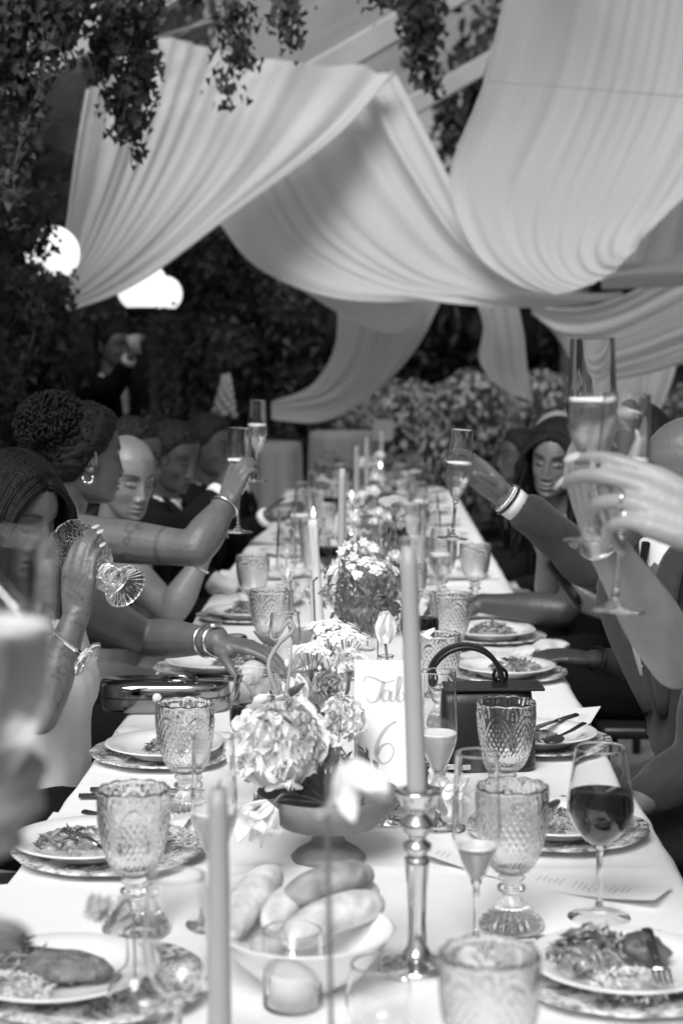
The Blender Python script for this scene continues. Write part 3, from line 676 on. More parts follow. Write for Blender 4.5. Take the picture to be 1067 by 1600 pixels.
for px, py, lab in [(457, 1575, 'lit votive candle in a straight glass cup below the bread bowl'), (558, 718, 'tiny lit votive at the far end, topmost of the four'), (594, 742, 'tiny lit votive above the far rose'), (549, 787, 'tiny lit votive left of the far rose'), (556, 806, 'tiny lit votive lowest of the far four')]:
    if py < 1000: continue
    b = T(px, py); b.z = TZ + .0015
    VOT.put('votive_candle', lab, 'votive candle', b if py > 1000 else (P(px, py, 5.5 + (830 - py) * .035).x, 5.5 + (830 - py) * .035, TZ + .0015), None, 'lit votive candles')

for px, py, Y, lab in [(558, 697, 8.5, 'topmost of the four tiny flames'), (594, 722, 7.8, 'second highest of the four tiny flames'), (549, 768, 6.3, 'third highest of the four tiny flames'), (556, 788, 5.9, 'lowest of the four tiny flames')]:
    q = P(px, py + 4, Y); b = (q.x, Y, TZ + .0015); stick(b, STICK_S, 'short silver candlestick deep in the flowers, under the ' + lab, .1)
    taper((q.x, Y, TZ + .0925), q.z - TZ - .11, 'short lit candle deep in the flowers, ' + lab, True, wmat=WAXW)
# ---- plates and chargers
def print_mat():
    m = bpy.data.materials.new('transfer printed china'); m.use_nodes = True; n = m.node_tree; L = n.links; b = n.nodes['Principled BSDF']; b.inputs['Roughness'].default_value = .15; b.inputs['Coat Weight'].default_value = .3
    tc = n.nodes.new('ShaderNodeTexCoord'); vo = n.nodes.new('ShaderNodeTexVoronoi'); vo.feature = 'DISTANCE_TO_EDGE'; vo.inputs['Scale'].default_value = 42
    nz = n.nodes.new('ShaderNodeTexNoise'); nz.inputs['Scale'].default_value = 55; nz.inputs['Detail'].default_value = 4; nz.inputs['Distortion'].default_value = 2.5
    n2 = n.nodes.new('ShaderNodeTexNoise'); n2.inputs['Scale'].default_value = 14; n2.inputs['Distortion'].default_value = 1.5
    ad = n.nodes.new('ShaderNodeMath'); ad.operation = 'ADD'; cr = n.nodes.new('ShaderNodeMapRange'); cr.inputs[1].default_value = .82; cr.inputs[2].default_value = 1.12; cr.inputs[3].default_value = .82; cr.inputs[4].default_value = .10
    for q in (vo, nz, n2): L.new(tc.outputs['Object'], q.inputs['Vector'])
    L.new(nz.outputs[0], ad.inputs[0]); L.new(n2.outputs[0], ad.inputs[1]); L.new(ad.outputs[0], cr.inputs[0]); L.new(cr.outputs[0], b.inputs['Base Color']); return m
PRINT = print_mat()
def scal(r, z, a): return (r * (1 + (.018 * abs(math.cos(6 * a)) - .006 if r > .11 else 0)), z)
m = MB(); m.lathe([(0, 0), (.085, 0), (.09, .002), (.138, .011), (.141, .0135), (.138, .0145), (.095, .0065), (.088, .005), (0, .005)], 72, fn=scal); CHG = Proto([('plate', m.mesh('charger', PRINT), None, None)])
m = MB(); m.lathe([(0, .0), (.066, 0), (.07, .003), (.085, .012), (.112, .021), (.114, .0228), (.111, .0238), (.084, .016), (.070, .008), (0, .0075)], 56); PLATE_ME = m.mesh('plate', CHINA)
def one(name, me, label, cat, loc, rot=None, group=None, sc=None):
    o = obj(name, me, loc=loc, rot=rot); tag(o, label, cat, group)
    if sc: o.scale = sc if isinstance(sc, tuple) else (sc,) * 3
    return o
CHG_ME = CHG.parts[0][1]
PLATES = [(90, 1548, 'bottom left corner under the fried cutlet', .04), (140, 1338, 'left side with a fork resting on it', .03), (262, 1184, 'left side behind the pressed goblet', 0), (335, 1050, 'left side under the watch arm', 0), (385, 968, 'left side beyond the reaching hand', 0),
          (975, 1536, 'bottom right corner heaped with salad', 0), (868, 1304, 'right side behind the red wine', 0), (838, 1166, 'right side with a spoon in it', 0), (790, 1058, 'right side behind the handbag handle', 0), (768, 1000, 'right side beside the bare forearm', 0)]
PL = []
for px, py, lab, dx in PLATES:
    b = T(px, py); ch = V((b.x + dx, b.y, TZ + .0015))
    one('charger_plate', CHG_ME, 'scalloped charger with dark floral print, ' + lab, 'charger plate', ch, (0, 0, random.random()), 'printed charger plates')
    p = V((b.x, b.y, TZ + .0076)); PL.append(p); one('dinner_plate', PLATE_ME, 'white china plate on printed charger, ' + lab, 'plate', p, None, 'white dinner plates')
# food
def blob(name, mm, c, r, sc=.25, fr=8, seed=0, rot=None, nu=22, nv=14):
    m = MB(); m.ell((0, 0, 0), r, rot, nu=nu, nv=nv, fn=lambda q: 1 + sc * noise.noise(q * fr / 4 + V((seed, 0, 0)))); return m
FRY = mat('crumbed crust', .20, .75, var=.55, scale=70, bump=.8, bscale=190)
ROAST = mat('roasted vegetable', .10, .35, var=.6, scale=40, bump=.4, bscale=90)
SALADL = mat('salad leaf', .30, .4, var=.6, scale=30, trans=.2)
SALADD = mat('dark salad leaf', .07, .4, var=.5, scale=30)
RICE = mat('rice', .70, .5)
def shards(n, c, r, h, size):
    m = MB()
    for k in range(n):
        a = random.random() * 6.28; q = math.sqrt(random.random()); x = c[0] + math.cos(a) * q * r; y = c[1] + math.sin(a) * q * r; z = c[2] + h * (1 - q * q) * random.uniform(.5, 1)
        L = size * random.uniform(.5, 1.3); d = V((random.uniform(-1, 1), random.uniform(-1, 1), random.uniform(-.4, .5))).normalized(); s = d.cross(V((0, 0, 1))).normalized() * L * random.uniform(.15, .4); b = V((0, 0, L * .3))
        p = V((x, y, z)); m.add([p - d * L / 2, p + s * .5 + b * .3, p + d * L / 2 + b * random.uniform(-.3, .5), p - s * .5 + b * .5], [(0, 1, 2), (0, 2, 3)])
    return m
def salad(p, dx, dy, r, h, label, seed=1, n=130):
    t = thing('salad', label, 'salad', (p.x + dx, p.y + dy, p.z + .008), group='salads on the plates')
    for nm, mm, k, s in (('pale_leaves', SALADL, n, .026), ('dark_leaves', SALADD, n // 2, .022), ('rice_grains', RICE, n, .009)):
        o = obj(nm, shards(k, (0, 0, .003), r, h, s).mesh(nm, mm, False), t); o['kind'] = 'stuff'
one('fried_cutlet', blob('c', FRY, 0, (.052, .038, .014), .25, 9, 3).mesh('cutlet', FRY), 'oval brown fried cutlet on the bottom left plate', 'food', PL[0] + V((.012, -.008, .024)), (0, .08, -.2))
salad(PL[0], -.055, .025, .045, .035, 'frisee salad beside the fried cutlet', 1)
o = one('rice_heap', shards(300, (0, 0, 0), .05, .018, .011).mesh('rice_heap', RICE, False), 'heap of white rice in front of the fried cutlet', 'food', PL[0] + V((-.04, -.05, .012)))
salad(PL[1], -.02, .01, .06, .02, 'scraps of salad and bone left by the fork', 2, 90)
salad(PL[2], .02, 0, .06, .025, 'salad scraps on the plate behind the goblet', 3)
salad(PL[3], .05, .0, .05, .03, 'shredded salad under the watch arm', 4)
salad(PL[4], .0, .0, .06, .03, 'salad on the far left plate', 5)
salad(PL[5], -.035, .02, .06, .04, 'green salad heaped on the bottom right plate', 6, 170)
o = one('rice_heap', shards(300, (0, 0, 0), .05, .016, .011).mesh('rice_heap', RICE, False), 'white rice in front of the salad, bottom right plate', 'food', PL[5] + V((0, -.06, .012)))
one('roast_pepper', blob('c', ROAST, 0, (.032, .024, .018), .3, 8, 5).mesh('pepper', ROAST), 'roasted piece beside the salad on the bottom right plate', 'food', PL[5] + V((.025, .01, .028)), (.2, .3, .5))
salad(PL[6], -.02, .0, .065, .02, 'leftovers on the plate behind the red wine', 7)
salad(PL[7], -.01, .0, .05, .015, 'a few leaves left on the plate with the spoon', 8, 60)
salad(PL[8], .02, .0, .06, .028, 'salad on the plate behind the handbag', 9)
salad(PL[9], 0, .0, .06, .03, 'salad on the plate beside the bare forearm', 10)
# cutlery
HAND = mat('dark cutlery handle', .03, .25)
def fork_me():
    m = MB()
    m.tube([(0, 0, .002), (0, .05, .003), (0, .1, .005)], [(.007, .003), (.0062, .0028), (.004, .0022)], 10, mi=0)
    m.tube([(0, .1, .005), (0, .125, .010), (0, .14, .009)], [(.0032, .0018), (.0045, .0016), (.011, .0014)], 10, mi=1)
    for x in (-.009, -.003, .003, .009): m.tube([(x, .14, .009), (x, .16, .005), (x * .92, .185, .010)], [.0018, .0016, .0008], 6, mi=1)
    return m.mesh('fork', [HAND, STEEL])
def knife_me():
    m = MB(); m.tube([(0, 0, .004), (0, .04, .004), (0, .09, .004)], [(.007, .0038), (.0078, .0038), (.006, .003)], 10)
    m.tube([(0, .09, .004), (.001, .11, .004), (.002, .17, .003), (.004, .205, .003)], [(.004, .002), (.0085, .001), (.009, .0008), (.002, .0006)], 10, mi=1); return m.mesh('knife', [HAND, STEEL])
def spoon_me():
    m = MB(); m.tube([(0, 0, .003), (0, .06, .004), (0, .12, .008)], [(.0065, .002), (.005, .002), (.0028, .0018)], 10, mi=1)
    m.ell((0, .145, .008), (.018, .027, .005), mi=1); return m.mesh('spoon', [HAND, STEEL])
FORK, KNIFE, SPOON = fork_me(), knife_me(), spoon_me()
def lay(name, me, a, za, b, zb, label):
    """from handle-end pixel to head pixel, z above table"""
    p, q = T(*a, TZ + za), T(*b, TZ + zb); d = q - p; y = d.normalized(); x = y.cross(V((0, 0, 1))).normalized(); z = x.cross(y)
    M = Matrix(((x.x, y.x, z.x, p.x), (x.y, y.y, z.y, p.y), (x.z, y.z, z.z, p.z), (0, 0, 0, 1)))
    o = obj(name, me); o.matrix_world = M; o.scale = (1, d.length / .19, 1) if .13 < d.length < .26 else (1, 1, 1); tag(o, label, 'cutlery', 'cutlery around the plates')
lay('fork', FORK, (212, 1352), .034, (140, 1320), .034, 'fork lying across the scraps on the left plate')
lay('knife', KNIFE, (124, 1247), .003, (290, 1246), .003, 'table knife laid left of the near goblet, lower of two')
lay('knife', KNIFE, (142, 1237), .003, (300, 1236), .003, 'table knife laid left of the near goblet, upper of two')
lay('knife', KNIFE, (132, 1272), .003, (260, 1300), .003, 'short dark handled knife on the menu by the fork plate')
lay('fork', FORK, (1010, 1455), .05, (1040, 1555), .034, 'fork with dark handle leaning on the bottom right salad')
lay('knife', KNIFE, (1032, 1462), .005, (820, 1470), .005, 'long knife laid above the bottom right plate')
lay('knife', KNIFE, (900, 1120), .03, (835, 1140), .03, 'dark handled knife resting behind the handbag goblet')
lay('spoon', SPOON, (912, 1132), .045, (850, 1172), .03, 'bright spoon leaning in the right hand plate')
lay('knife', KNIFE, (880, 1250), .02, (800, 1300), .03, 'dark handled knife beside the plate behind the red wine')
lay('fork', FORK, (728, 1290), .003, (800, 1296), .003, 'small fork on the cloth left of the ribbed foot goblet')
lay('knife', KNIFE, (720, 1020), .003, (820, 985), .003, 'knife laid by the far right plate')

# ---- paper: menus and cards
INK = mat('printed ink', .45, .8)
def sheet(corners, label, name='menu_card', lift=0.002, curl=.012, lines=True, cat='menu', seed=0, thick=.0006):
    """corners: four picture points on the table (tl, tr, br, bl)"""
    c = [T(*q, TZ + lift) for q in corners]; r = random.Random(seed); N, K = 14, 8
    def pt(u, v):
        p = c[0].lerp(c[1], u).lerp(c[3].lerp(c[2], u), v); return p + V((0, 0, curl * (abs(2 * u - 1) ** 2.2) * (.4 + .6 * v) + .002 * math.sin(u * 5 + seed)))
    m = MB(); top = [[pt(u, v) for u in np.linspace(0, 1, N)] for v in np.linspace(0, 1, K)]; m.grid(top); m.grid([[p - V((0, 0, thick)) for p in row] for row in top])
    t = thing(name, label, cat, c[0]); o = obj('card', m.mesh('sheet', PAPER), t); o.location = -c[0]
    if lines:
        m = MB()
        for b in range(6):
            u0 = .10 + b * .14
            for l in range(r.randint(3, 5)):
                uu = u0 + l * .022; v0 = .5 - r.uniform(.1, .24); v1 = .5 + r.uniform(.1, .24); vv = v0
                while vv < v1:
                    e = min(v1, vv + r.uniform(.015, .05)); up = V((0, 0, .0008))
                    m.add([pt(uu, vv) + up, pt(uu + .0045, vv) + up, pt(uu + .0045, e) + up, pt(uu, e) + up], [(0, 1, 2, 3)]); vv = e + .012
        o = obj('printed_lines', m.mesh('lines', INK, False), t); o.location = -c[0]; o['kind'] = 'stuff'
sheet([(655, 1326), (1050, 1392), (1022, 1424), (640, 1344)], 'long printed menu curling under the red wine glass', seed=1, curl=.016)
sheet([(0, 1384), (216, 1376), (212, 1476), (-30, 1500)], 'big blank white sheet catching the light at left', name='paper_sheet', cat='paper', lines=False, curl=.004)
sheet([(84, 1272), (300, 1278), (286, 1304), (66, 1300)], 'menu card under the cutlery behind the fork plate', seed=3, curl=.008)
sheet([(800, 1106), (938, 1110), (922, 1146), (800, 1150)], 'menu card lying past the handbag at the table edge', seed=4, curl=.02)
sheet([(700, 1006), (848, 1020), (860, 1036), (715, 1030)], 'menu card between the two far right plates', seed=5, curl=.006)
sheet([(722, 884), (772, 886), (780, 905), (722, 905)], 'pale menu card far along the right side', seed=6, curl=.004)
# table number card: calligraphy strokes
def number_card():
    Y = 2.62; c0 = P(606, 1132, Y); h = P(606, 1040, Y).z - P(606, 1238, Y).z; wd = (660 - 553) / FPX * Y
    t = thing('table_number_card', 'upright white card lettered Table 6 behind the silver candlestick', 'card', (c0.x, Y, c0.z), (R(-6), 0, R(-3)))
    m = MB(); m.box((0, 0, 0), (wd, .0016, h)); obj('card', m.mesh('card', PAPER, False), t)
    ink = mat('grey calligraphy ink', .46, .7)
    def stroke(pts, wid):
        sp = spline(pts, 40); m = MB(); vs = []; fs = []
        for i, p in enumerate(sp):
            a = sp[max(0, i - 1)]; b = sp[min(39, i + 1)]; d = (b - a) / (np.linalg.norm(b - a) + 1e-9); k = wid * (.35 + 1.0 * max(0, -d[1]) ** 1.5 + .1)
            nx, ny = -d[1], d[0]; vs += [(p[0] + nx * k, -.0012, p[1] + ny * k), (p[0] - nx * k, -.0012, p[1] - ny * k)]
            if i: fs.append((2 * i - 2, 2 * i - 1, 2 * i + 1, 2 * i))
        m.add(vs, fs); return m.mesh('stroke', ink, False)
    k = wd / 1.0; X = lambda a: [(x * k, z * k) for x, z in a]
    L = {'letter_t': [X([(-.36, .62), (-.33, .7), (-.2, .68), (-.05, .62), (.1, .66)]), X([(-.06, .64), (-.10, .5), (-.16, .36), (-.26, .32), (-.32, .38)])],
         'letter_a': [X([(.02, .5), (-.05, .5), (-.09, .4), (-.04, .34), (.02, .4), (.04, .5), (.03, .38), (.07, .34), (.11, .38)])],
         'letter_b': [X([(.10, .38), (.18, .55), (.20, .68), (.16, .7), (.14, .5), (.15, .36), (.2, .34), (.24, .42), (.2, .48)])],
         'letter_l': [X([(.24, .42), (.31, .56), (.33, .7), (.29, .7), (.28, .48), (.29, .36), (.33, .36)])],
         'letter_e': [X([(.33, .38), (.39, .44), (.39, .5), (.35, .48), (.35, .38), (.39, .34), (.46, .4)])],
         'numeral_six': [X([(.12, .05), (-.02, -.05), (-.14, -.25), (-.17, -.45), (-.08, -.58), (.04, -.52), (.09, -.38), (.02, -.28), (-.10, -.33), (-.16, -.45)])]}
    for nm, ss in L.items():
        p = None
        for s in ss:
            o = obj(nm if p is None else 'stroke', stroke(s, .022 * k), t if p is None else p); p = p or o
    t2 = thing('card_holder', 'small metal holder under the table number card', 'card holder', (c0.x, Y, TZ + .0015))
    m = MB(); m.lathe([(0, 0), (.03, 0), (.03, .004), (.003, .007), (.003, c0.z - h / 2 - TZ - .004), (0, c0.z - h / 2 - TZ - .004)], 16); obj('stand', m.mesh('stand', SILVER), t2)
number_card()

# ---- bread
CRUST = mat('pale bread crust', .58, .8, var=.35, scale=28, bump=.6, bscale=45, spec=.25)
CRUST2 = mat('browner bread crust', .32, .65, var=.5, scale=24, bump=.6, bscale=45, spec=.3)
def roll(a, b, r, mm, label, zz=(.06, .06), bend=.1):
    p, q = T(*a, TZ + zz[0]), T(*b, TZ + zz[1]); d = q - p; L = d.length; N = 18; pts = []; rr = []
    for i in range(N):
        f = i / (N - 1); e = math.sin(math.pi * min(1, max(0, f))) ; k = (1 - abs(2 * f - 1) ** 3.2) ** .5 if 0 < f < 1 else .02
        pts.append(p + d * f + V((0, 0, bend * L * e))); rr.append((r * max(.12, k) * (1 + .05 * noise.noise(V((f * 6, r * 100, L * 50)))), r * .86 * max(.12, k)))
    base = pts[N // 2].copy(); m = MB(); m.tube([x - base for x in pts], rr, 18)
    tag(obj('bread_roll', m.mesh('bread', mm), loc=base), label, 'bread', 'bread rolls')
bc = T(478, 1452, TZ + .068); BOWL = V((bc.x, bc.y, TZ + .0015))
m = MB(); m.lathe([(0, 0), (.038, 0), (.04, .004), (.062, .018), (.084, .04), (.100, .066), (.1025, .068), (.099, .0695), (.081, .044), (.058, .023), (0, .010)], 56)
one('bread_bowl', m.mesh('bowl', CHINA), 'white china bowl heaped with bread rolls in the foreground', 'bowl', BOWL)
roll((352, 1466), (430, 1360), .025, CRUST, 'pale roll leaning up at the left of the foreground bowl', (.055, .085), .03)
roll((424, 1455), (462, 1402), .022, CRUST, 'short roll end peeping between two rolls in the foreground bowl', (.06, .07))
roll((446, 1408), (580, 1364), .0245, CRUST2, 'brown topped roll lying uppermost in the foreground bowl', (.085, .09), .04)
roll((446, 1466), (598, 1410), .0245, CRUST, 'long pale roll at the right front of the foreground bowl', (.065, .075), .05)
roll((392, 1480), (450, 1468), .018, CRUST2, 'darker roll deep in the foreground bowl', (.045, .045), .02)
roll((440, 1470), (520, 1452), .019, CRUST, 'pale roll low at the front rim of the foreground bowl', (.055, .055), .03)
roll((520, 1385), (590, 1400), .019, CRUST, 'pale roll tucked behind at the right of the foreground bowl', (.062, .062), .03)
bc = T(440, 1100)
m = MB(); m.lathe([(0, 0), (.045, 0), (.05, .004), (.085, .04), (.10, .052), (.102, .054), (.098, .055), (.08, .043), (.045, .010), (0, .008)], 48)
one('bread_bowl', m.mesh('bowl', CHINA), 'white bowl holding long baguettes behind the peony', 'bowl', (bc.x, bc.y, TZ + .0015))
roll((368, 1062), (492, 1022), .030, CRUST, 'upper baguette in the bowl behind the peony', (.075, .09), .03)
roll((395, 1082), (500, 1068), .028, CRUST2, 'lower baguette in the bowl behind the peony', (.06, .06), .03)

# ---- bags and small things
def clutch():
    a, b = T(152, 1098, TZ + .025), T(357, 1092, TZ + .025); c = (a + b) / 2; L = (b - a).length
    t = thing('clutch_bag', 'shiny metal clutch bag overhanging the left table edge', 'handbag', (c.x, c.y + .035, TZ + .033), (0, 0, R(3)))
    ch = mat('chromed shell', .32, .07, metal=1)
    m = MB(); P_ = []
    for i in range(9):
        f = i / 8; z = -.03 + .06 * f; k = (1 - abs(2 * f - 1) ** 3) ** .4 * .5 + .5; P_.append([(math.copysign(abs(math.cos(q)) ** .55, math.cos(q)) * L / 2 * (.94 + .06 * k), math.copysign(abs(math.sin(q)) ** .75, math.sin(q)) * .062 * (.8 + .2 * k), z) for q in np.linspace(0, 2 * math.pi, 48, endpoint=False)])
    m.grid(P_, close_u=True); n = 48; m.f += [tuple(range(n))[::-1], tuple(8 * n + j for j in range(n))]; m.m += [0, 0]
    obj('shell', m.mesh('shell', ch), t)
    m = MB(); ring = [(math.copysign(abs(math.cos(q)) ** .55, math.cos(q)) * L / 2 * 1.003, math.copysign(abs(math.sin(q)) ** .75, math.sin(q)) * .0628, 0) for q in np.linspace(0, 2 * math.pi, 48, endpoint=False)]
    m.tube(ring, .0016, 6, closed=True); obj('seam', m.mesh('seam', BLACK), t)
    m = MB(); m.lathe([(0, 0), (.009, .0), (.009, .006), (0, .007)], 20); o = obj('clasp', m.mesh('clasp', PAPER), t, loc=(-.012, -.060, .004), rot=(R(90), 0, 0))
    m = MB(); m.tube([(.03 + .035 * math.cos(q), -.0 + .028 * math.sin(q), .0315) for q in np.linspace(0, 2 * math.pi, 30, endpoint=False)], .004, 8, closed=True); obj('ring_pull', m.mesh('ring', ch), t)
clutch()
def handbag():
    b = T(762, 1210); c = V((b.x, b.y + .05, TZ + .0015))
    t = thing('handbag', 'black leather handbag with arched handle standing on the table', 'handbag', c, (0, 0, R(4)))
    m = MB(); rws = []
    for z, w_, d_ in ((0, .082, .042), (.01, .086, .046), (.06, .084, .044), (.12, .080, .036), (.138, .078, .030), (.142, .074, .026)):
        rws.append([(math.copysign(abs(math.cos(q)) ** .4, math.cos(q)) * w_, math.copysign(abs(math.sin(q)) ** .5, math.sin(q)) * d_, z) for q in np.linspace(0, 2 * math.pi, 48, endpoint=False)])
    m.grid(rws, close_u=True); n = 48; m.f += [tuple(range(n))[::-1], tuple(5 * n + j for j in range(n))]; m.m += [0, 0]; obj('body', m.mesh('bag body', BLACK), t)
    m = MB(); m.box((.012, 0, .1455), (.172, .075, .006), bev=.002); obj('flap', m.mesh('flap', BLACK, False), t)
    m = MB(); q = np.linspace(-.15, math.pi + .1, 26); a = [V((-.035 + .064 * math.cos(x), .03, .150 + .062 * math.sin(x))) for x in q]
    rows_ = []
    for p, x in zip(a, q):
        nrm = V((math.cos(x), 0, math.sin(x))); rows_.append([p + nrm * .0 + V((0, -.022, 0)), p + nrm * .005 + V((0, -.018, 0)), p + nrm * .005 + V((0, .018, 0)), p + V((0, .022, 0)), p - nrm * .004 + V((0, .018, 0)), p - nrm * .004 + V((0, -.018, 0))])
    m.grid(rows_, close_u=True); obj('handle', m.mesh('handle', BLACK), t)
    for x, z in ((.028, .158), (-.098, .156)):
        m = MB(); m.tube([(x + .012 * math.cos(v), .03, z + .014 * math.sin(v)) for v in np.linspace(0, 6.28, 20, endpoint=False)], .003, 8, closed=True); m.box((x, .03, z - .008), (.016, .02, .012), bev=.003); obj('handle_ring', m.mesh('ring', mat('black metal', .05, .15, metal=1)), t)
    m = MB(); m.box((-.058, -.0465, .012), (.034, .004, .010), bev=.0015); obj('clasp', m.mesh('clasp', SILVER, False), t)
handbag()
def eyewear():
    c = T(345, 1030); t = thing('eyeglasses', 'black framed eyeglasses folded under the watch hand', 'eyeglasses', (c.x, c.y + .05, TZ + .045), (R(15), 0, R(8)))
    bl = mat('black acetate', .02, .2)
    for s in (-1, 1):
        m = MB(); m.tube([(s * .033 + .026 * math.cos(v), .019 * math.sin(v), 0) for v in np.linspace(0, 6.28, 26, endpoint=False)], .0024, 8, closed=True); obj('rim', m.mesh('rim', bl), t)
        m = MB(); m.lathe([(0, -.0005), (.025, -.0005), (.025, .0005), (0, .0005)], 24); o = obj('lens', m.mesh('lens', G_CLEAR), t, loc=(s * .033, 0, 0)); o.scale = (1, .72, 1)
        m = MB(); m.tube([(s * .06, 0, 0), (s * .055, .0, -.02), (-s * .05, .006, -.028)], .002, 6); obj('temple', m.mesh('temple', bl), t)
    m = MB(); m.tube([(-.008, .004, 0), (0, .008, 0), (.008, .004, 0)], .002, 6); obj('bridge', m.mesh('bridge', bl), t)
eyewear()
NAPK = mat('white napkin cloth', .74, .85, bump=.1, bscale=120)
def napkin(a, b, r, label, z=.012, fl=.5, Y=None):
    p, q = (T(*a, TZ + z), T(*b, TZ + z)) if Y is None else (P(*a, Y), P(*b, Y)); N = 16; base = (p + q) / 2; m = MB()
    pts = [p.lerp(q, f) - base + V((0, 0, .006 * noise.noise(V((f * 5, r * 99, 0))))) for f in np.linspace(0, 1, N)]
    rr = [(r * (1 + .35 * noise.noise(V((f * 4, 7, r * 50)))), r * fl * (1 + .4 * noise.noise(V((f * 5, 3, r * 70))))) for f in np.linspace(0, 1, N)]
    m.tube(pts, rr, 20)
    m.v = [tuple(V(v) + V((0, 0, 1)) * .5 * r * noise.noise(V(v) * 28)) for v in m.v]
    tag(obj('napkin', m.mesh('napkin', NAPK), loc=base), label, 'napkin', 'crumpled napkins')
napkin((192, 1143), (256, 1152), .020, 'rolled white napkin behind the left goblet')
napkin((345, 915), (372, 905), .05, 'crumpled napkin on the table under the crossed forearms', .03)
napkin((815, 1020), (872, 1006), .034, 'napkin at the table edge under the phone hands', .010, .22)

# ---- settings farther along, each glass and plate its own thing
k = 0
for side in (-1, 1):
    for Y in np.arange(5.05, 9.4, .62):
        if side > 0 and Y < 5.0: continue
        x = TC + side * .29; k += 1; loc = V((x + random.uniform(-.02, .02), Y + random.uniform(-.06, .06), TZ + .0015)); sd_ = 'left' if side < 0 else 'right'
        nth = ('first', 'second', 'third', 'fourth', 'fifth', 'sixth', 'seventh', 'eighth')[(k - 1) % 8 if False else int(round((Y - 5.05) / .62))]
        g = f'far settings {sd_}'
        o = one('dinner_plate', PLATE_ME, f'white plate at the {nth} blurred far place on the {sd_} side', 'plate', loc, None, f'far plates on the {sd_} side')
        salad(loc, 0, 0, .06, .03, f'salad on the plate at the {nth} blurred far place, {sd_} side', k, 40)
        bx = x - side * random.uniform(.10, .16)
        GOB.put('pressed_goblet', f'pressed goblet at the {nth} blurred far place on the {sd_} side', 'goblet', (bx, Y + .15, TZ + .0015), None, f'far goblets on the {sd_} side')
        (FLUTE if k % 3 == 0 else FLUTE_E).put('champagne_flute', f'flute at the {nth} blurred far place on the {sd_} side', 'flute', (bx + side * .07, Y - .2, TZ + .0015), None, f'far flutes on the {sd_} side')
        if k % 3 == 1: WINEG.put('red_wine_glass', f'red wine at the {nth} blurred far place on the {sd_} side', 'wine glass', (bx - side * .05, Y + .02, TZ + .0015), None, f'far red wine on the {sd_} side')
for o in list(bpy.data.objects):      # salads of the far settings share a label and a group
    if o.get('category') == 'salad' and 'blurred far' in o.get('label', ''): o['group'] = 'far salads on the ' + ('left' if 'left' in o['label'] else 'right') + ' side'
for Y, nth in ((7.6, 'nearest'), (8.5, 'middle'), (9.2, 'farthest')):
    b = V((TC + random.uniform(-.08, .08), Y, TZ + .0015)); stick(b, STICK_S, f'short silver candlestick far along the table, {nth} of three', .1)
    taper((b.x, b.y, TZ + .094), .25, f'grey taper candle far along the table, {nth} of three', False)

m = shards(220, (0, 0, 0), 1., .0, .006); m.v = [(x * .40, y * 1.6, z) for x, y, z in m.v]
tag(obj('bread_crumbs', m.mesh('crumbs', CRUST2, False), loc=(TC, 2.95, TZ + .006)), 'bread crumbs scattered over the near tablecloth', 'crumbs', kind='stuff')
# ============================================================ PEOPLE
def skin(name, v): return mat(name, v, .40, var=.14, scale=18, bump=.16, bscale=120, attr='tone', spec=.45)
SK = {'deep': skin('deep brown skin', .05), 'brown': skin('brown skin', .12), 'mid': skin('warm brown skin', .20), 'pale': skin('pale skin', .30)}
HAIRM = mat('black hair', .007, .55, var=.5, scale=60, bump=.5, bscale=220, spec=.22)
SUITD = mat('black wool suit', .008, .95, spec=.08, var=.2, scale=30, bump=.15, bscale=400)
SUITG = mat('grey wool suit', .034, .9, spec=.15, var=.12, scale=60, bump=.2, bscale=420, sheen=.15)
SHIRT = mat('white cotton shirt', .70, .8, bump=.08, bscale=160)
DRESSB = mat('black dress cloth', .008, .9, spec=.1, bump=.15, bscale=200)
DRESSW = mat('white top cloth', .60, .8, var=.04, bump=.1, bscale=160)
DRESSG = mat('grey satin dress', .20, .45, bump=.1, bscale=90)
GOLD = mat('bright jewellery metal', .8, .15, metal=1)
NAIL = mat('pale painted nail', .55, .2, coat=.4)
def remesh(mb, vox, it=6, f=.5):
    me = mb.mesh('tmp', SHIRT); o = bpy.data.objects.new('tmp', me); COL.objects.link(o)
    r = o.modifiers.new('r', 'REMESH'); r.mode = 'VOXEL'; r.voxel_size = vox; r.adaptivity = 0
    s = o.modifiers.new('s', 'SMOOTH'); s.factor = f; s.iterations = it
    dg = bpy.context.evaluated_depsgraph_get(); ev = o.evaluated_get(dg); m2 = ev.to_mesh()
    v = np.empty(len(m2.vertices) * 3); m2.vertices.foreach_get('co', v); v = v.reshape(-1, 3)
    n = np.empty(len(m2.vertices) * 3); m2.vertices.foreach_get('normal', n); n = n.reshape(-1, 3)
    fs = [tuple(p.vertices) for p in m2.polygons]
    ev.to_mesh_clear(); bpy.data.objects.remove(o); bpy.data.meshes.remove(me)
    return v, n, fs
def mesh_np(name, v, fs, m, tone=None, base=(0, 0, 0), smooth=True):
    me = bpy.data.meshes.new(name); me.from_pydata([tuple(p) for p in (np.asarray(v) - np.array(base))], [], fs); me.materials.append(m)
    if smooth: me.polygons.foreach_set('use_smooth', [True] * len(me.polygons))
    if tone is not None:
        a = me.attributes.new('tone', 'FLOAT', 'POINT'); a.data.foreach_set('value', np.asarray(tone, np.float32))
    me.update(); return me
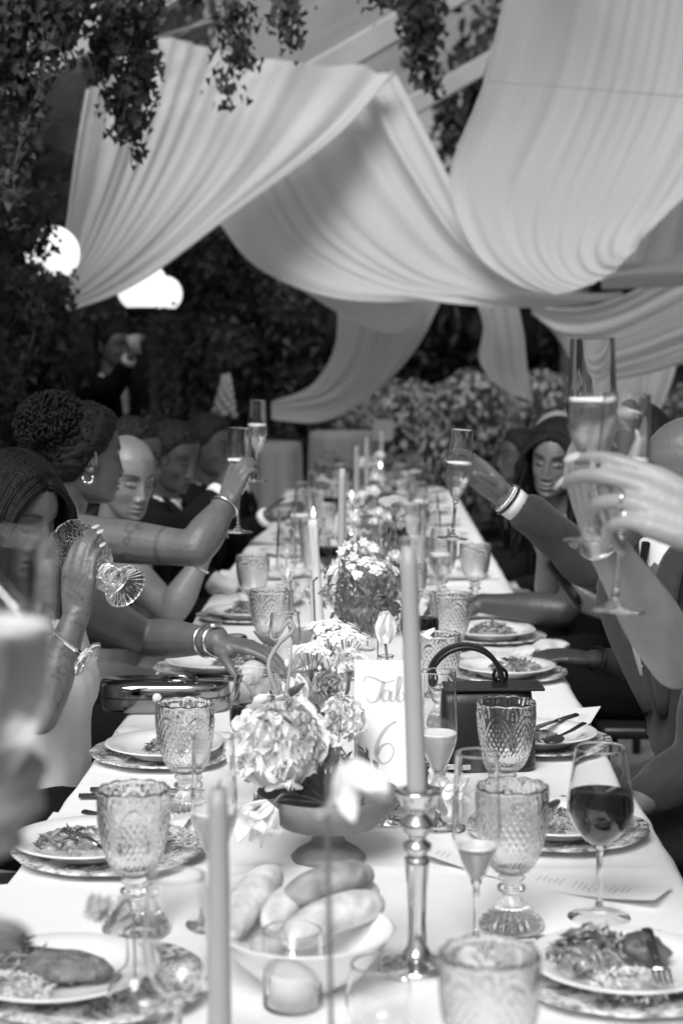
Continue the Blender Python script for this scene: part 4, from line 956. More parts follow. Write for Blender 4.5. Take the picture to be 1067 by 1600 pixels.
# ---- head
_ph = np.radians([-90, -67, -53, -37, -20.5, 0, 17.5, 37, 58, 90])
def _tab(y, ph):
    a = np.interp(np.linspace(-np.pi / 2, np.pi / 2, 400), _ph, y); k = np.ones(25) / 25; b = np.convolve(np.pad(a, 12, 'edge'), k, 'valid'); b[:6] = a[:6]; b[-6:] = a[-6:]
    return np.interp(ph, np.linspace(-np.pi / 2, np.pi / 2, 400), b)
def head_grid(nu=116, nv=124, lips=1., nose=1., jaw=1., smile=0., eyes=0.):
    ph = np.linspace(-np.pi / 2, np.pi / 2, nv); t = np.linspace(0, 2 * np.pi, nu, endpoint=False); th = t + .55 * np.cos(t)
    fr = _tab([.055, .078, .084, .087, .088, .088, .089, .077, .047, -.008], ph); bk = _tab([.03, .0, -.03, -.06, -.085, -.099, -.102, -.092, -.062, -.008], ph)
    W = _tab([0, .033, .047, .0575, .0665, .0735, .0765, .069, .046, 0], ph) ; W = W * np.interp(ph, [-1.6, -.4, 0], [jaw, jaw, 1])
    z = .118 * np.sin(ph)
    c = np.cos(th)[None, :]; s = np.sin(th)[None, :]; yc = ((fr + bk) / 2)[:, None]; D = ((fr - bk) / 2)[:, None]
    cl = np.sign(c) * np.abs(c) ** .92; X = W[:, None] * cl; Y = yc + D * np.sign(s) * np.abs(s) ** .95; Z = z[:, None] + 0 * X
    wt = np.clip(s * 1.6, 0, 1) * np.ones_like(X)
    G = lambda x0, z0, sx, sz: np.exp(-((X - x0) / sx) ** 2 - ((Z - z0) / sz) ** 2)
    G2 = lambda x0, z0, sx, sz: G(x0, z0, sx, sz) + G(-x0, z0, sx, sz)
    hN = np.interp(z, [-.060, -.052, -.047, -.038, -.02, .004, .022], [0, .004, .014, .020 * nose, .0135, .0065, .001])[:, None]; wN = np.interp(z, [-.06, -.045, -.03, 0, .02], [.015, .0125 * nose, .010, .0075, .010])[:, None]
    d = hN * np.exp(-(X / wN) ** 2) + .010 * nose * G2(.0145 * nose, -.046, .0065, .0075)
    d += .004 * G2(.028, .021, .020, .009) - .0095 * G2(.031, .003, .017, .013) + .0085 * G2(.031, -.002, .0115, .0085) - .0022 * G2(.031, .0085, .014, .0022) - .0016 * G2(.031, -.0075, .013, .0016)
    d += .006 * G2(.047, -.033, .018, .016) - .003 * G2(.045, -.068, .014, .014)
    mz = -.0735 + smile * .012 * (X / .025) ** 2; wl = .019 + .006 * smile
    GL = lambda dz, sx, sz: np.exp(-(X / sx) ** 4 - ((Z - mz - dz) / sz) ** 2)
    d += .005 * G(0, -.072, .028, .02) + lips * (.0052 * GL(.0068, wl, .0045) + .0066 * GL(-.0068, wl * .9, .0055)) - .0065 * GL(0, wl * 1.1, .0021) - .004 * G(0, -.091, .018, .005) + .0075 * G(0, -.106, .017, .011)
    Y = Y + d * wt
    tone = np.ones_like(X)
    lipm = np.clip((GL(.006, wl, .0065) + GL(-.006, wl * .9, .007)) * 1.3 - .35, 0, 1) * wt; tone *= 1 - .32 * lipm
    tone *= 1 - .45 * np.clip(GL(0, wl, .0024) * 1.3, 0, 1) * wt
    ax = np.abs(X); bz = .0195 + .006 * np.sin(np.clip((ax - .012) / .042, 0, 1) * 2.4); bm = np.exp(-((Z - bz) / (.0048 * np.interp(ax, [.012, .03, .055], [1, 1, .45]))) ** 2) * np.clip((ax - .011) / .004, 0, 1) * np.clip((.056 - ax) / .006, 0, 1) * wt
    tone *= 1 - .8 * np.clip(bm * 1.3, 0, 1)
    lz = -.0058 - .004 * np.cos((ax - .031) / .014 * 1.5); lm = np.exp(-((Z - lz) / .0024) ** 2) * np.clip((.0165 - np.abs(ax - .032)) / .003, 0, 1) * wt
    tone *= 1 - .88 * np.clip(lm * 1.4, 0, 1)
    tone *= 1 - .22 * np.clip(G2(.031, .002, .018, .009), 0, 1) * wt
    tone *= 1 - .5 * G2(.008, -.0525, .004, .003) * wt
    if eyes:
        em_ = np.clip(1.6 - 1.6 * (((ax - .0315) / .0125) ** 2 + ((Z + .0022) / (.0052 * eyes)) ** 2), 0, 1) * wt; ir = np.clip(2 - 2 * (((ax - .0325) / .0056) ** 2 + ((Z + .0018) / .0062) ** 2), 0, 1)
        tone = tone * (1 - em_) + em_ * (1.7 * (1 - ir) + .12 * ir)
    if smile:
        th_ = np.clip(1.5 - 1.5 * ((X / (wl * .8)) ** 2 + ((Z - mz) / .0026) ** 2), 0, 1) * wt; tone = tone * (1 - th_) + 1.7 * th_
    v = np.stack([X, Y, Z], -1).reshape(-1, 3); fs = []
    for i in range(nv - 1):
        for j in range(nu): fs.append((i * nu + j, i * nu + (j + 1) % nu, (i + 1) * nu + (j + 1) % nu, (i + 1) * nu + j))
    return v, fs, tone.ravel(), (nv, nu)
def ears(mb):
    for s in (-1, 1):
        c = V((s * .0745, -.012, -.006)); o = V((s, -.45, .0)).normalized(); up = V((0, -.18, 1)).normalized(); side = up.cross(o).normalized()
        rim = [c + up * (.031 * math.sin(a) * (1 if a < 3.6 else .95)) + side * (-s * .0165 * math.cos(a)) * 1 + o * (.009 + .003 * math.sin(a)) for a in np.linspace(-1.9, 3.9, 22)]
        mb.tube(rim, [.0035] + [.0042] * 20 + [.004], 7)
        M3 = Matrix((side, up, o)).transposed(); mb.ell(c + o * .004, (.014, .026, .006), M3)
        mb.ell(c - up * .027 + o * .008, (.0085, .009, .005), M3); mb.tube([c + side * (-s * -.004) + up * .016 + o * .008, c + side * (s * .004) + o * .006, c - up * .012 + o * .008], .003, 6)
def hmat(c, fwd, up=(0, 0, 1), size=1.):
    f = V(fwd).normalized(); u = V(up); x = f.cross(u).normalized(); u = x.cross(f)
    return Matrix(((x.x * size, f.x * size, u.x * size, c[0]), (x.y * size, f.y * size, u.y * size, c[1]), (x.z * size, f.z * size, u.z * size, c[2]), (0, 0, 0, 1)))
def apply(M, v):
    A = np.array(M); return np.asarray(v) @ A[:3, :3].T + A[:3, 3]
# ---- hand: polylines for the body mesh
def hand(mb, wrist, d, n, side, curls=(.5, .6, .4), spread=.06, k=1., thumb=(.55, .35, .75), tcurl=.35, nails=None):
    d = V(d).normalized(); n = V(n); n = (n - d * n.dot(d)).normalized(); s = d.cross(n) * side; w_ = V(wrist)
    if not isinstance(curls[0], (tuple, list)): curls = [curls] * 4
    lat = (.029, .0095, -.010, -.028); fw = (.088, .093, .088, .079); ln = ((.043, .026, .020), (.047, .030, .021), (.044, .028, .020), (.034, .021, .018)); rr = (.0088, .009, .0085, .0075)
    for i in range(4):
        kn = w_ + (s * lat[i] + d * fw[i]) * k
        mb.tube([w_ + s * lat[i] * .45 * k - d * .012, w_ + (s * lat[i] * .8 + d * fw[i] * .5) * k, kn], [.0145 * k, .0135 * k, .0112 * k], 10)
        p = kn; a = 0; pts = [kn - d * .01 * k, kn]; rad = [rr[i] * 1.2 * k, rr[i] * 1.2 * k]
        sp = s * (lat[i] / .03 * spread)
        for j in range(3):
            steps = 3
            for q in range(steps):
                a += curls[i][j] / steps; dd = (d * math.cos(a) + n * math.sin(a) + sp * max(0, math.cos(a))).normalized(); p = p + dd * ln[i][j] * k / steps; pts.append(p); rad.append(rr[i] * k * (1.05 - .11 * (j + (q + 1) / steps) + (.05 if q == steps - 1 and j < 2 else 0)))
        mb.tube(pts, rad, 10); mb.ell(p, (rad[-1],) * 3, nu=10, nv=6)
        if nails is not None:
            b = (n * math.cos(a) - d * math.sin(a)); nails.append((p + dd * .004 * k - b * rad[-1] * .72, dd, -b, rr[i] * k))
    mb.ell(w_ + (d * .045 + n * .004) * k, (.036 * k, .030 * k, .0135 * k), Matrix((s, d, n)).transposed())
    b0 = w_ + (d * .018 + s * .018 + n * .006) * k; td = (d * thumb[0] + n * thumb[1] + s * thumb[2]).normalized(); ax = td
    mb.ell(b0 + td * .02 * k, (.017 * k, .026 * k, .015 * k), Matrix((s, d, n)).transposed())
    p = b0; pts = [p]; rad = [.0145 * k]; t2 = (d * .8 + n * .6).normalized()
    for L, r in ((.042, .0118), (.031, .0105), (.024, .0082)):
        p = p + ax * L * k; pts.append(p); rad.append(r * k); ax = ax.lerp(t2, tcurl).normalized()
    mb.tube(spline([tuple(q) for q in pts], 10), list(np.interp(np.linspace(0, 3, 10), range(4), rad)), 10); mb.ell(p, (.008 * k,) * 3, nu=10, nv=6)
    if nails is not None: nails.append((p + ax * .003 - n * .004, ax, -n, .009 * k))
def limb(mb, a, b, prof, n=14):
    a, b = V(a), V(b); N = 12; pts = [a.lerp(b, f) for f in np.linspace(0, 1, N)]; rr = np.interp(np.linspace(0, 1, N), np.linspace(0, 1, len(prof)), prof); mb.tube(pts, list(rr), n)
    for p, r in ((a, rr[0]), (b, rr[-1])): mb.ell(p, (r, r, r), nu=n, nv=8)
class Person: pass
def a_cuff(A): return not A.nocuff
def person(label, hc, fwd, facing, nb=None, pelvis=None, up=(0, 0, 1), size=1., sk='brown', vox=.005, arms={}, hair=None, wear='suit', wm=None, leg='trousers', lm=None, lips=1., nose=1., jaw=1., smile=0., eyes=0., female=False, stand=False, glasses=False, tie=False, group=None, tattoo=None, girth=1., legs=True, collar=True):
    hc = V(hc); M = hmat(hc, fwd, up, size); fd = V((facing[0], facing[1], 0)).normalized(); rv = fd.cross(V((0, 0, 1)))
    nb = V(nb) if nb is not None else hc + V((0, 0, -.185)) - V(fwd).normalized() * .02
    pelvis = V(pelvis) if pelvis is not None else V((nb.x, nb.y, .56 if not stand else .95)) - fd * .06
    spine = (nb - pelvis).normalized(); sh = .150 if female else .175
    SH = {1: nb + rv * sh - spine * .055, -1: nb - rv * sh - spine * .055}
    ar = {}
    for s in (1, -1):
        a = arms.get(s, {}); A = Person(); A.vis = bool(a); A.sh = V(a.get('sh', SH[s]))
        A.el = V(a['el']) if 'el' in a else A.sh + rv * s * .05 - V((0, 0, .27)) + fd * .03
        A.wr = V(a['wr']) if 'wr' in a else A.el + fd * .23 - rv * s * .06 + V((0, 0, -.03))
        dd = (A.wr - A.el).normalized()
        A.d = V(a.get('d', dd)); A.n = V(a.get('n', (0, 0, -1))); A.curls = a.get('curls', (.35, .45, .3)); A.k = a.get('k', .92 if female else 1.); A.th = a.get('thumb', (.55, .35, .75)); A.spread = a.get('spread', .06); A.tc = a.get('tcurl', .35); A.nocuff = a.get('nocuff', False); A.fat = a.get('fat', .9 if female else 1.); A.nails = [] if a.get('nails') else None; ar[s] = A
    t = thing('person', label, 'person', (pelvis.x, pelvis.y, 0 if stand else 0), group=group); base = (pelvis.x, pelvis.y, 0)
    # --- one continuous body: torso, neck, arms, hands fused
    mb = MB(); R3 = Matrix((rv, fd, V((0, 0, 1)))).transposed(); g = girth
    ch = nb.lerp(pelvis, .36); wa = nb.lerp(pelvis, .68)
    def torso(m, k):
        m.ell(ch + spine * .03, (.155 * g * k * (.9 if female else 1), .105 * g * k, .17), R3); m.ell(wa, (.13 * g * k, .10 * g * k, .16), R3); m.ell(pelvis, (.165 * g * k, .13 * g * k, .13), R3)
        m.tube([pelvis, wa, ch, nb - spine * .06], [(.13 * g * k,) * 2, (.115 * g * k,) * 2, (.12 * g * k,) * 2, (.075 * k,) * 2], 16)
        if female:
            for s in (-1, 1): m.ell(ch + rv * s * .065 + fd * .066 - spine * .01, (.062 * k, .042 * k, .075), R3)
    def shoulders(m, k):
        for s in (-1, 1):
            m.tube([nb - spine * .06 + rv * s * .03, nb.lerp(ar[s].sh, .6) - spine * .004, ar[s].sh], [.06 * k, .052 * k, .05 * k], 12); m.tube([nb + spine * .03, nb.lerp(ar[s].sh, .55) + spine * .004], [.045 * k, .03 * k], 10)
    torso(mb, .93); shoulders(mb, .95)
    nk = .050 if female else .058; jawp = hc - V(fwd).normalized() * .018 * size - V(M.col[2][:3]) * .05
    mb.tube([nb - spine * .05, nb + spine * .01, nb.lerp(jawp, .5), jawp, hc - V(fwd).normalized() * .02], [nk * 1.5, nk * 1.12, nk * .98, nk, nk], 16)
    for s, A in ar.items():
        f = A.fat
        limb(mb, A.sh, A.el, [.052 * f, .05 * f, .049 * f, .046 * f, .041 * f, .039 * f]); limb(mb, A.el, A.wr, [.039 * f, .043 * f, .042 * f, .036 * f, .030 * f, .026 * f])
        hand(mb, A.wr, A.d, A.n, s, A.curls, A.spread, A.k, A.th, A.tc, A.nails)
    bv, bn, bf = remesh(mb, vox)
    hv, hf, ht, (nv, nu) = head_grid(lips=lips, nose=nose, jaw=jaw, smile=smile, eyes=eyes); em = MB(); ears(em)
    hw = apply(M, hv); ew = apply(M, np.array(em.v)); o1 = len(bv); o2 = o1 + len(hw)
    tone = np.ones(len(bv))
    if tattoo: tone = tattoo(bv, ar)
    if hair == 'buzz': ht = ht * (1 - .16 * np.clip((hv[:, 2] - .06 + np.minimum(0, -hv[:, 1]) * .6) / .03, 0, 1))
    allv = np.vstack([bv, hw, ew]); fs = bf + [tuple(i + o1 for i in f) for f in hf] + [tuple(i + o2 for i in f) for f in em.f]
    tn = np.concatenate([tone, ht, np.ones(len(ew))])
    body = obj('body', mesh_np('body', allv, fs, SK[sk], tn, base), t)
    for A in ar.values():
        if A.nails:
            for (p, dd, bb, r) in A.nails:
                m = MB(); m.ell((0, 0, 0), (r * .75, r * 1.5, r * .25), nu=10, nv=6); MM = basis(p - V(base), bb, dd.cross(bb)); o = obj('nail', m.mesh('nail', NAIL), body); o.matrix_local = MM
    # --- hair
    if hair and hair != 'buzz' and hair != 'bald':
        hx = hv.reshape(nv, nu, 3); X, Y, Z = hx[..., 0], hx[..., 1], hx[..., 2]
        line = np.interp(Y, [-.10, -.04, .0, .03, .06, .095], [-.075, -.06, -.005, .02, .066, .080]); msk = Z - line
        amp = {'short': .009, 'afro': .03, 'long': .016, 'wavy': .022, 'updo': .02}[hair] * np.clip(msk / .03, 0, 1)
        nrm = hx - np.array([0, -.01, 0]); nrm /= np.linalg.norm(nrm, axis=2)[..., None]
        fq = 1.0 if hair in ('short', 'afro', 'updo') else .05
        nz = np.array([[noise.noise(V(p) * 90) for p in row[::1]] for row in hx]) * fq * .006
        sv = hx + nrm * (amp + nz * np.clip(msk / .02, 0, 1) + .0006)[..., None]; keep = msk > -.004; fs2 = []
        for i in range(nv - 1):
            for j in range(nu):
                j2 = (j + 1) % nu
                if keep[i, j] and keep[i, j2] and keep[i + 1, j] and keep[i + 1, j2]: fs2.append((i * nu + j, i * nu + j2, (i + 1) * nu + j2, (i + 1) * nu + j))
        hm = MB(); hm.v = [tuple(p) for p in apply(M, sv.reshape(-1, 3)) - np.array(base)]; hm.f = fs2; hm.m = [0] * len(fs2)
        cur = MB(); r = random.Random(len(label))
        if hair in ('long', 'wavy'):
            for k in range(430):
                s = r.choice((-1, 1)); y0 = r.uniform(-.09, .075); x0 = .004 * s; a0 = r.uniform(.008, .022); L = r.uniform(.22, .30); w0 = r.uniform(0, 6); wv = .012 if hair == 'wavy' else .002
                pts = []; kk = math.sqrt(max(.12, 1 - ((y0 + .010) / .104) ** 2))
                for f in np.linspace(0, 1, 13):
                    if f < .5:
                        a = f / .5 * 1.75; kx = kk + (1 - kk) * math.sin(a) ** 2 * .8; pts.append((s * (.077 + a0) * math.sin(a) * kx + x0, y0 * (1 + .2 * math.sin(a)) - .008 * math.sin(a), (.119 * kk + a0 * .7) * math.cos(a)))
                    else:
                        q = (f - .5) / .5; pts.append((s * (.078 + a0) * (1 - .1 * q) + wv * math.sin(w0 + q * 9), y0 * 1.2 - .008 + wv * math.cos(w0 + q * 8), -.02 - L * q))
                cur.tube(pts, [.003] + [.0048] * 11 + [.002], 5)
        if hair == 'updo':
            for k in range(800):
                if k < 540: c, rad = V((0, -.085, .075)), V((.082, .085, .075))
                else: c, rad = V((0, -.03, .03)), V((.088, .098, .10))
                a = r.uniform(0, 6.28); z = r.uniform(-.6, 1) if k < 540 else r.uniform(-.45, 1); q = math.sqrt(1 - z * z); d = V((q * math.cos(a), q * math.sin(a), z))
                if k >= 540 and d.y > .35: continue
                p = c + V((d.x * rad.x, d.y * rad.y, d.z * rad.z)) * r.uniform(.85, 1.08); tx = d.cross(V((r.uniform(-1, 1), r.uniform(-1, 1), r.uniform(-1, 1)))).normalized(); ty = d.cross(tx); rr = r.uniform(.004, .009); L = r.uniform(.025, .055); w0 = r.uniform(0, 6)
                cur.tube([p + tx * (L * (f - .5)) + d * (rr * math.sin(w0 + f * 15) - 4 * .006 * (f - .5) ** 2) + ty * rr * math.cos(w0 + f * 15) for f in np.linspace(0, 1, 20)], [.0015] + [.0029] * 18 + [.001], 4)
        if cur.v:
            cv = apply(M, np.array(cur.v)) - np.array(base); hm.add([tuple(p) for p in cv], cur.f)
        if hair == 'updo':
            q = MB(); q.ell((0, -.085, .075), (.078, .08, .07)); q.ell((0, -.03, .03), (.082, .092, .098)) if False else None; hm.add([tuple(p) for p in apply(M, np.array(q.v)) - np.array(base)], q.f)
        obj('hair', hm.mesh('hair', HAIRM), t)
    if glasses:
        gm = MB()
        for s in (-1, 1):
            gm.tube([(s * .033 + .025 * math.cos(a), .098, .0 + .019 * math.sin(a)) for a in np.linspace(0, 6.28, 22, endpoint=False)], .0024, 6, closed=True); gm.tube([(s * .058, .097, .004), (s * .077, .06, .006), (s * .082, -.01, .002)], .0022, 6)
        gm.tube([(-.008, .099, .003), (0, .104, .006), (.008, .099, .003)], .002, 6); gm.v = [tuple(p) for p in apply(M, np.array(gm.v)) - np.array(base)]; obj('eyeglasses', gm.mesh('glasses', BLACK), t)
    # --- clothes
    wm = wm or SUITD
    def cloth(name, m, vox_, mt, wr=.006, cut=None, fr=9.):
        v, n, f = remesh(m, vox_, 3); h = np.array([noise.noise(V((p[0] * fr, p[1] * fr, p[2] * fr * 1.7))) + .5 * noise.noise(V(p) * fr * 2.6) for p in v]) * wr; v = v + n * h[:, None]
        if cut is not None:
            kill = cut(v); f = [q for q in f if not any(kill[i] for i in q)]
        return obj(name, mesh_np(name, v, f, mt, None, base), t)
    def loc(v): q = v - np.array(nb); return q @ np.array(rv), q @ np.array(fd), q @ np.array(spine)
    if wear == 'suit':
        m = MB(); torso(m, 1.02); shoulders(m, 1.03); m.tube([nb - spine * .06, nb + spine * .035], [nk * 1.45, nk * 1.22], 18); cloth('shirt', m, .010, SHIRT, .003, lambda v: loc(v)[2] > .055)
        m = MB(); torso(m, 1.14); shoulders(m, 1.22); m.ell(pelvis - V((0, 0, .04)), (.185 * g, .15 * g, .13), R3)
        for s, A in ar.items():
            f = A.fat; e = A.el.lerp(A.wr, .74); limb(m, A.sh, A.el, [.068 * f, .066 * f, .064 * f, .060 * f, .057 * f]); limb(m, A.el, e, [.057 * f, .057 * f, .052 * f, .046 * f, .041 * f])
        def cut(v):
            l, f_, z = loc(v); w_ = np.interp(z, [-.45, -.36, -.05, .04, .09], [.05, .012, .062, .075, .085]); a = (np.abs(l) < w_) & (f_ > .0) & (z < .2) & (z > -.6); a |= (z > .03) & (np.abs(l) < .11)
            return a
        cloth('jacket', m, .011, wm, .014, cut, 7.)
        for s in (-1, 1):      # lapels
            m = MB(); q = [(s * .07, .02, .035), (s * .083, .075, -.01), (s * .085, .125, -.09), (s * .06, .140, -.2), (s * .022, .138, -.34)]
            m.tube([nb + rv * a + fd * b * g * 1.02 + spine * c - V(base) for a, b, c in spline(q, 14)], [(.012 + .02 * math.sin(math.pi * f), .006) if True else .01 for f in np.linspace(0, 1, 14)], 8); obj('lapel', m.mesh('lapel', wm), t)
        if tie:
            m = MB(); m.tube([nb + fd * b + spine * c - V(base) for b, c in ((.075, .015), (.118, -.07), (.130, -.2), (.125, -.33))], [(.012, .009), (.018, .006), (.028, .005), (.034, .004)], 10); obj('tie', m.mesh('tie', DRESSB), t)
        for s, A in ar.items():
            if A.vis and a_cuff(A):
                a = A.el.lerp(A.wr, .86) - V(base); b = A.el.lerp(A.wr, 1.0) - V(base); m = MB(); m.tube([a, a.lerp(b, .5), b], [.036 * A.fat, .0365 * A.fat, .035 * A.fat], 18); obj('shirt_cuff', m.mesh('cuff', SHIRT), t)
    else:
        m = MB(); torso(m, 1.05)
        low = -.13 if wear == 'strapless' else (-.02 if wear == 'top' else .03)
        if wear in ('top', 'tee'): shoulders(m, 1.05)
        if wear == 'tee':
            for s, A in ar.items(): limb(m, A.sh, A.sh.lerp(A.el, .55), [.066, .064, .06])
        cloth('top' if wear != 'strapless' else 'dress_bodice', m, .009, wm, .004, lambda v: (loc(v)[2] > low) | ((np.abs(loc(v)[0]) > (.9 if wear == 'tee' else .135)) & (loc(v)[2] > -.2)))
        if wear == 'strapless' and female:
            for s in (-1, 1):
                m = MB(); m.tube([nb + rv * s * .08 + fd * .10 - spine * .14 - V(base), nb + rv * s * .075 + fd * .03 + spine * -.005 - V(base), nb + rv * s * .075 - fd * .09 - spine * .10 - V(base)], [(.012, .004)] * 3, 8); obj('strap', m.mesh('strap', wm), t)
    if legs:
        m = MB(); lm = lm or wm
        for s in (-1, 1):
            hp = pelvis + rv * s * .085; kn = hp + fd * (.43 if not stand else 0) + V((0, 0, -.0 if not stand else -.46)); an = kn + V((0, 0, -(kn.z - .09))) - fd * (.02 if not stand else 0)
            limb(m, hp, kn, [.092, .088, .08, .072, .066]); limb(m, kn, an, [.066, .06, .056, .05])
        cloth('trousers' if leg == 'trousers' else 'skirt', m, .014, lm, .008)
        for s in (-1, 1):
            hp = pelvis + rv * s * .085; kn = hp + fd * (.43 if not stand else 0); q = V((kn.x, kn.y, .045)) + fd * .05 - V(base)
            m = MB(); m.ell((0, 0, 0), (.045, .13, .045), R3); obj('shoe', m.mesh('shoe', BLACK), t, loc=q)
    t['_'] = 1; del t['_']
    P_ = Person(); P_.t = t; P_.ar = ar; P_.base = V(base); P_.M = M; P_.hc = hc; P_.nb = nb
    return P_
def bracelet(p, a, f, r, label, thick=.003, beads=False, m=None, name='bracelet', watch=False):
    """ring round a wrist of arm a at fraction f"""
    c = a.el.lerp(a.wr, f); d = (a.wr - a.el).normalized(); MM = basis(c, d, (0, 0, 1)); t = MB()
    ring = [(r * math.cos(q), r * math.sin(q), 0) for q in np.linspace(0, 6.28, 36, endpoint=False)]
    if beads:
        for x in ring: t.ell(x, (thick * 1.5,) * 3, nu=8, nv=6)
    else: t.tube(ring, thick, 8, closed=True)
    if watch: t.tube([(r, 0, 0), (r + .008, 0, 0)], [(.017, .015), (.015, .013)], 20)
    th = thing(name, label, name, M=MM); obj('band', t.mesh('band', m or GOLD), th)
def held(pr, base, topp, label, name, cat, group=None, back=(0, -1, 0)):
    z = (V(topp) - V(base)).normalized(); return pr.put(name, label, cat, M=basis(base, z, back), group=group)

# ---------------- left side
hcL1 = P(22, 806, 3.25)
def tat1(v, ar):
    A = ar[1]; d = (A.wr - A.el); L = d.length; u = ((v - np.array(A.el)) @ np.array(d)) / L ** 2; q = v - (np.array(A.el) + u[:, None] * np.array(d)); rad = np.linalg.norm(q, axis=1)
    w_ = np.clip((u - .05) / .1, 0, 1) * np.clip((1.38 - u) / .12, 0, 1) * (rad < .06)
    pat = np.array([abs(noise.noise(V(p) * 42)) for p in v]); pat2 = np.array([abs(noise.noise(V(p) * 95 + V((5, 5, 5)))) for p in v]); ink = np.clip(1 - pat / .09, 0, 1) * .55 + np.clip(1 - pat2 / .07, 0, 1) * .3
    return 1 - w_ * ink
p = person('woman with long straight dark hair and tattooed forearm drinking from a pressed goblet', hcL1, (.84, -.53, -.22), (.92, -.30), nb=P(52, 940, 3.34), pelvis=(-.70, 3.36, .56), size=.96, sk='brown', vox=.0034, female=True,
    arms={1: dict(sh=P(22, 985, 3.2), el=P(62, 1118, 2.98), wr=P(119, 962, 3.02), d=(.10, -.02, 1), n=(.35, .9, .05), curls=[(.55, .5, .3), (.5, .5, .3), (.45, .5, .3), (.4, .5, .3)], spread=-.10, nails=True, thumb=(.4, .75, .45)),
          -1: dict(sh=P(118, 945, 3.5), el=P(228, 996, 3.72), wr=P(340, 1002, 3.52), d=(.9, -.28, -.12), n=(-.1, .1, -1), curls=(.3, .4, .3), fat=1.02)},
    hair='long', wear='top', wm=DRESSW, leg='trousers', lm=DRESSB, tattoo=tat1)
L1 = p
held(GOB, P(199, 918, 3.00), P(104, 843, 3.12), 'pressed goblet tipped to the lips of the long haired woman', 'pressed_goblet', 'goblet', 'raised glasses')
bracelet(p, p.ar[-1], .97, .030, 'bright metal watch on the wrist of the arm reaching over the table', .005, name='wristwatch', watch=True)
bracelet(p, p.ar[-1], .86, .033, 'bright twisted bracelet above the metal watch', .0035)
held(FLUTE_E, P(138, 1030, 2.9), P(60, 958, 2.95) + V((-.02, 0, 0)), 'empty flute tilted low before the tattooed forearm', 'champagne_flute', 'flute', 'raised glasses')
# ring finger ring
hcL2 = P(132, 712, 4.12)
def tat2(v, ar):
    A = ar[1]; d = (A.el - A.sh); L = d.length; u = ((v - np.array(A.sh)) @ np.array(d)) / L ** 2; q = np.linalg.norm(v - (np.array(A.sh) + u[:, None] * np.array(d)), axis=1)
    w_ = np.exp(-((u - .52) / .12) ** 2) * (q < .07); pat = np.array([abs(noise.noise(V(p) * 36 + V((2, 9, 1)))) for p in v]); line = np.exp(-((u - .76) / .015) ** 2) * (q < .07)
    return 1 - .5 * w_ * np.clip(1 - pat / .16, 0, 1) - .4 * line
p = person('woman with curly dark updo and earring stretching a bare tattooed arm to toast', hcL2, (.86, .5, -.06), (.95, .25), nb=P(98, 800, 4.15), pelvis=(-.92, 4.1, .56), size=.97, sk='brown', vox=.004, female=True,
    arms={1: dict(sh=P(116, 838, 3.98), el=P(306, 858, 3.84), wr=P(354, 786, 3.93), d=(.35, .1, .9), n=(.6, .7, -.2), curls=(1.2, 1.3, .8), fat=1.06, thumb=(.6, .6, .4))},
    hair='updo', wear='strapless', wm=DRESSB, leg='skirt', tattoo=tat2)
L2 = p
bracelet(p, p.ar[1], .92, .033, 'bright bangle on the wrist of the stretched tattooed arm', .003)
m = MB(); m.tube([(.012 * math.cos(a), 0, .012 * math.sin(a)) for a in np.linspace(-.3, 3.5, 18)], .0026, 8)
for a in (-.2, .6, 1.4, 2.2, 3.0): m.ell((.012 * math.cos(a), 0, .012 * math.sin(a)), (.0042,) * 3, nu=8, nv=6)
e = apply(L2.M, [(.081, -.018, -.052)])[0]; one('earring', m.mesh('earring', GOLD), 'small bright hoop earring below the curly updo', 'earring', e, (R(180), 0, R(20)))
held(FLUTE, P(372, 832, 3.98), P(375, 669, 3.98), 'champagne flute raised in the fist of the curly haired woman', 'champagne_flute', 'flute', 'raised glasses')
hcL3 = P(198, 744, 4.68)
p = person('woman with shaved head looking down toward the table, bare shouldered', hcL3, (.63, -.74, -.24), (.85, -.4), nb=P(170, 862, 4.78), pelvis=(-.80, 4.75, .56), size=.95, sk='mid', vox=.0042, female=True, lips=1.15,
    arms={1: dict(sh=P(192, 885, 4.62), el=P(268, 957, 4.48), wr=P(312, 880, 4.5), d=(.3, .1, .9), n=(.5, .8, 0), curls=(.9, 1., .6), fat=1.02)}, hair='buzz', wear='strapless', wm=DRESSG, leg='skirt', eyes=.45)
bracelet(p, p.ar[1], .93, .031, 'thin bracelet on the bent arm of the shaved head woman', .0032)
p = person('man with glasses in a black suit behind the shaved head woman', P(207, 714, 5.3), (.9, -.38, -.1), (.9, -.2), nb=P(195, 805, 5.33), sk='deep', vox=.006, hair='short', glasses=True, eyes=.9,
    arms={1: dict(sh=P(215, 822, 5.15), el=P(285, 832, 5.0), wr=P(345, 768, 5.1), d=(.6, 0, .8), n=(.6, .75, -.2), curls=(1.1, 1.2, .7))}, pelvis=(-.85, 5.3, .56))
held(FLUTE, P(402, 752, 5.16), P(402, 623, 5.16), 'champagne flute raised highest on the left behind the fist', 'champagne_flute', 'flute', 'raised glasses')
person('man in black suit and white collar looking down, second past shaved head woman', P(268, 713, 5.9), (.85, -.45, -.28), (.95, -.1), nb=P(252, 790, 5.95), sk='deep', vox=.008, hair='short', eyes=.7, tie=True, pelvis=(-.82, 5.9, .56))
person('man in black suit with open white collar at the far left', P(326, 696, 6.6), (.9, -.3, -.1), (.95, -.1), nb=P(312, 768, 6.65), sk='deep', eyes=.9, vox=.008, hair='short', pelvis=(-.78, 6.6, .56))
p = person('guest in a black suit reaching a cuffed arm across the far table', P(345, 712, 7.3), (.9, .1, -.1), (.95, 0), sk='deep', vox=.008, hair='short', pelvis=(-.78, 7.3, .56),
    arms={1: dict(sh=P(345, 815, 7.0), el=P(372, 838, 6.7), wr=P(418, 806, 6.6), d=(.9, 0, .2), n=(.1, .9, -.4), curls=(.6, .6, .4))})
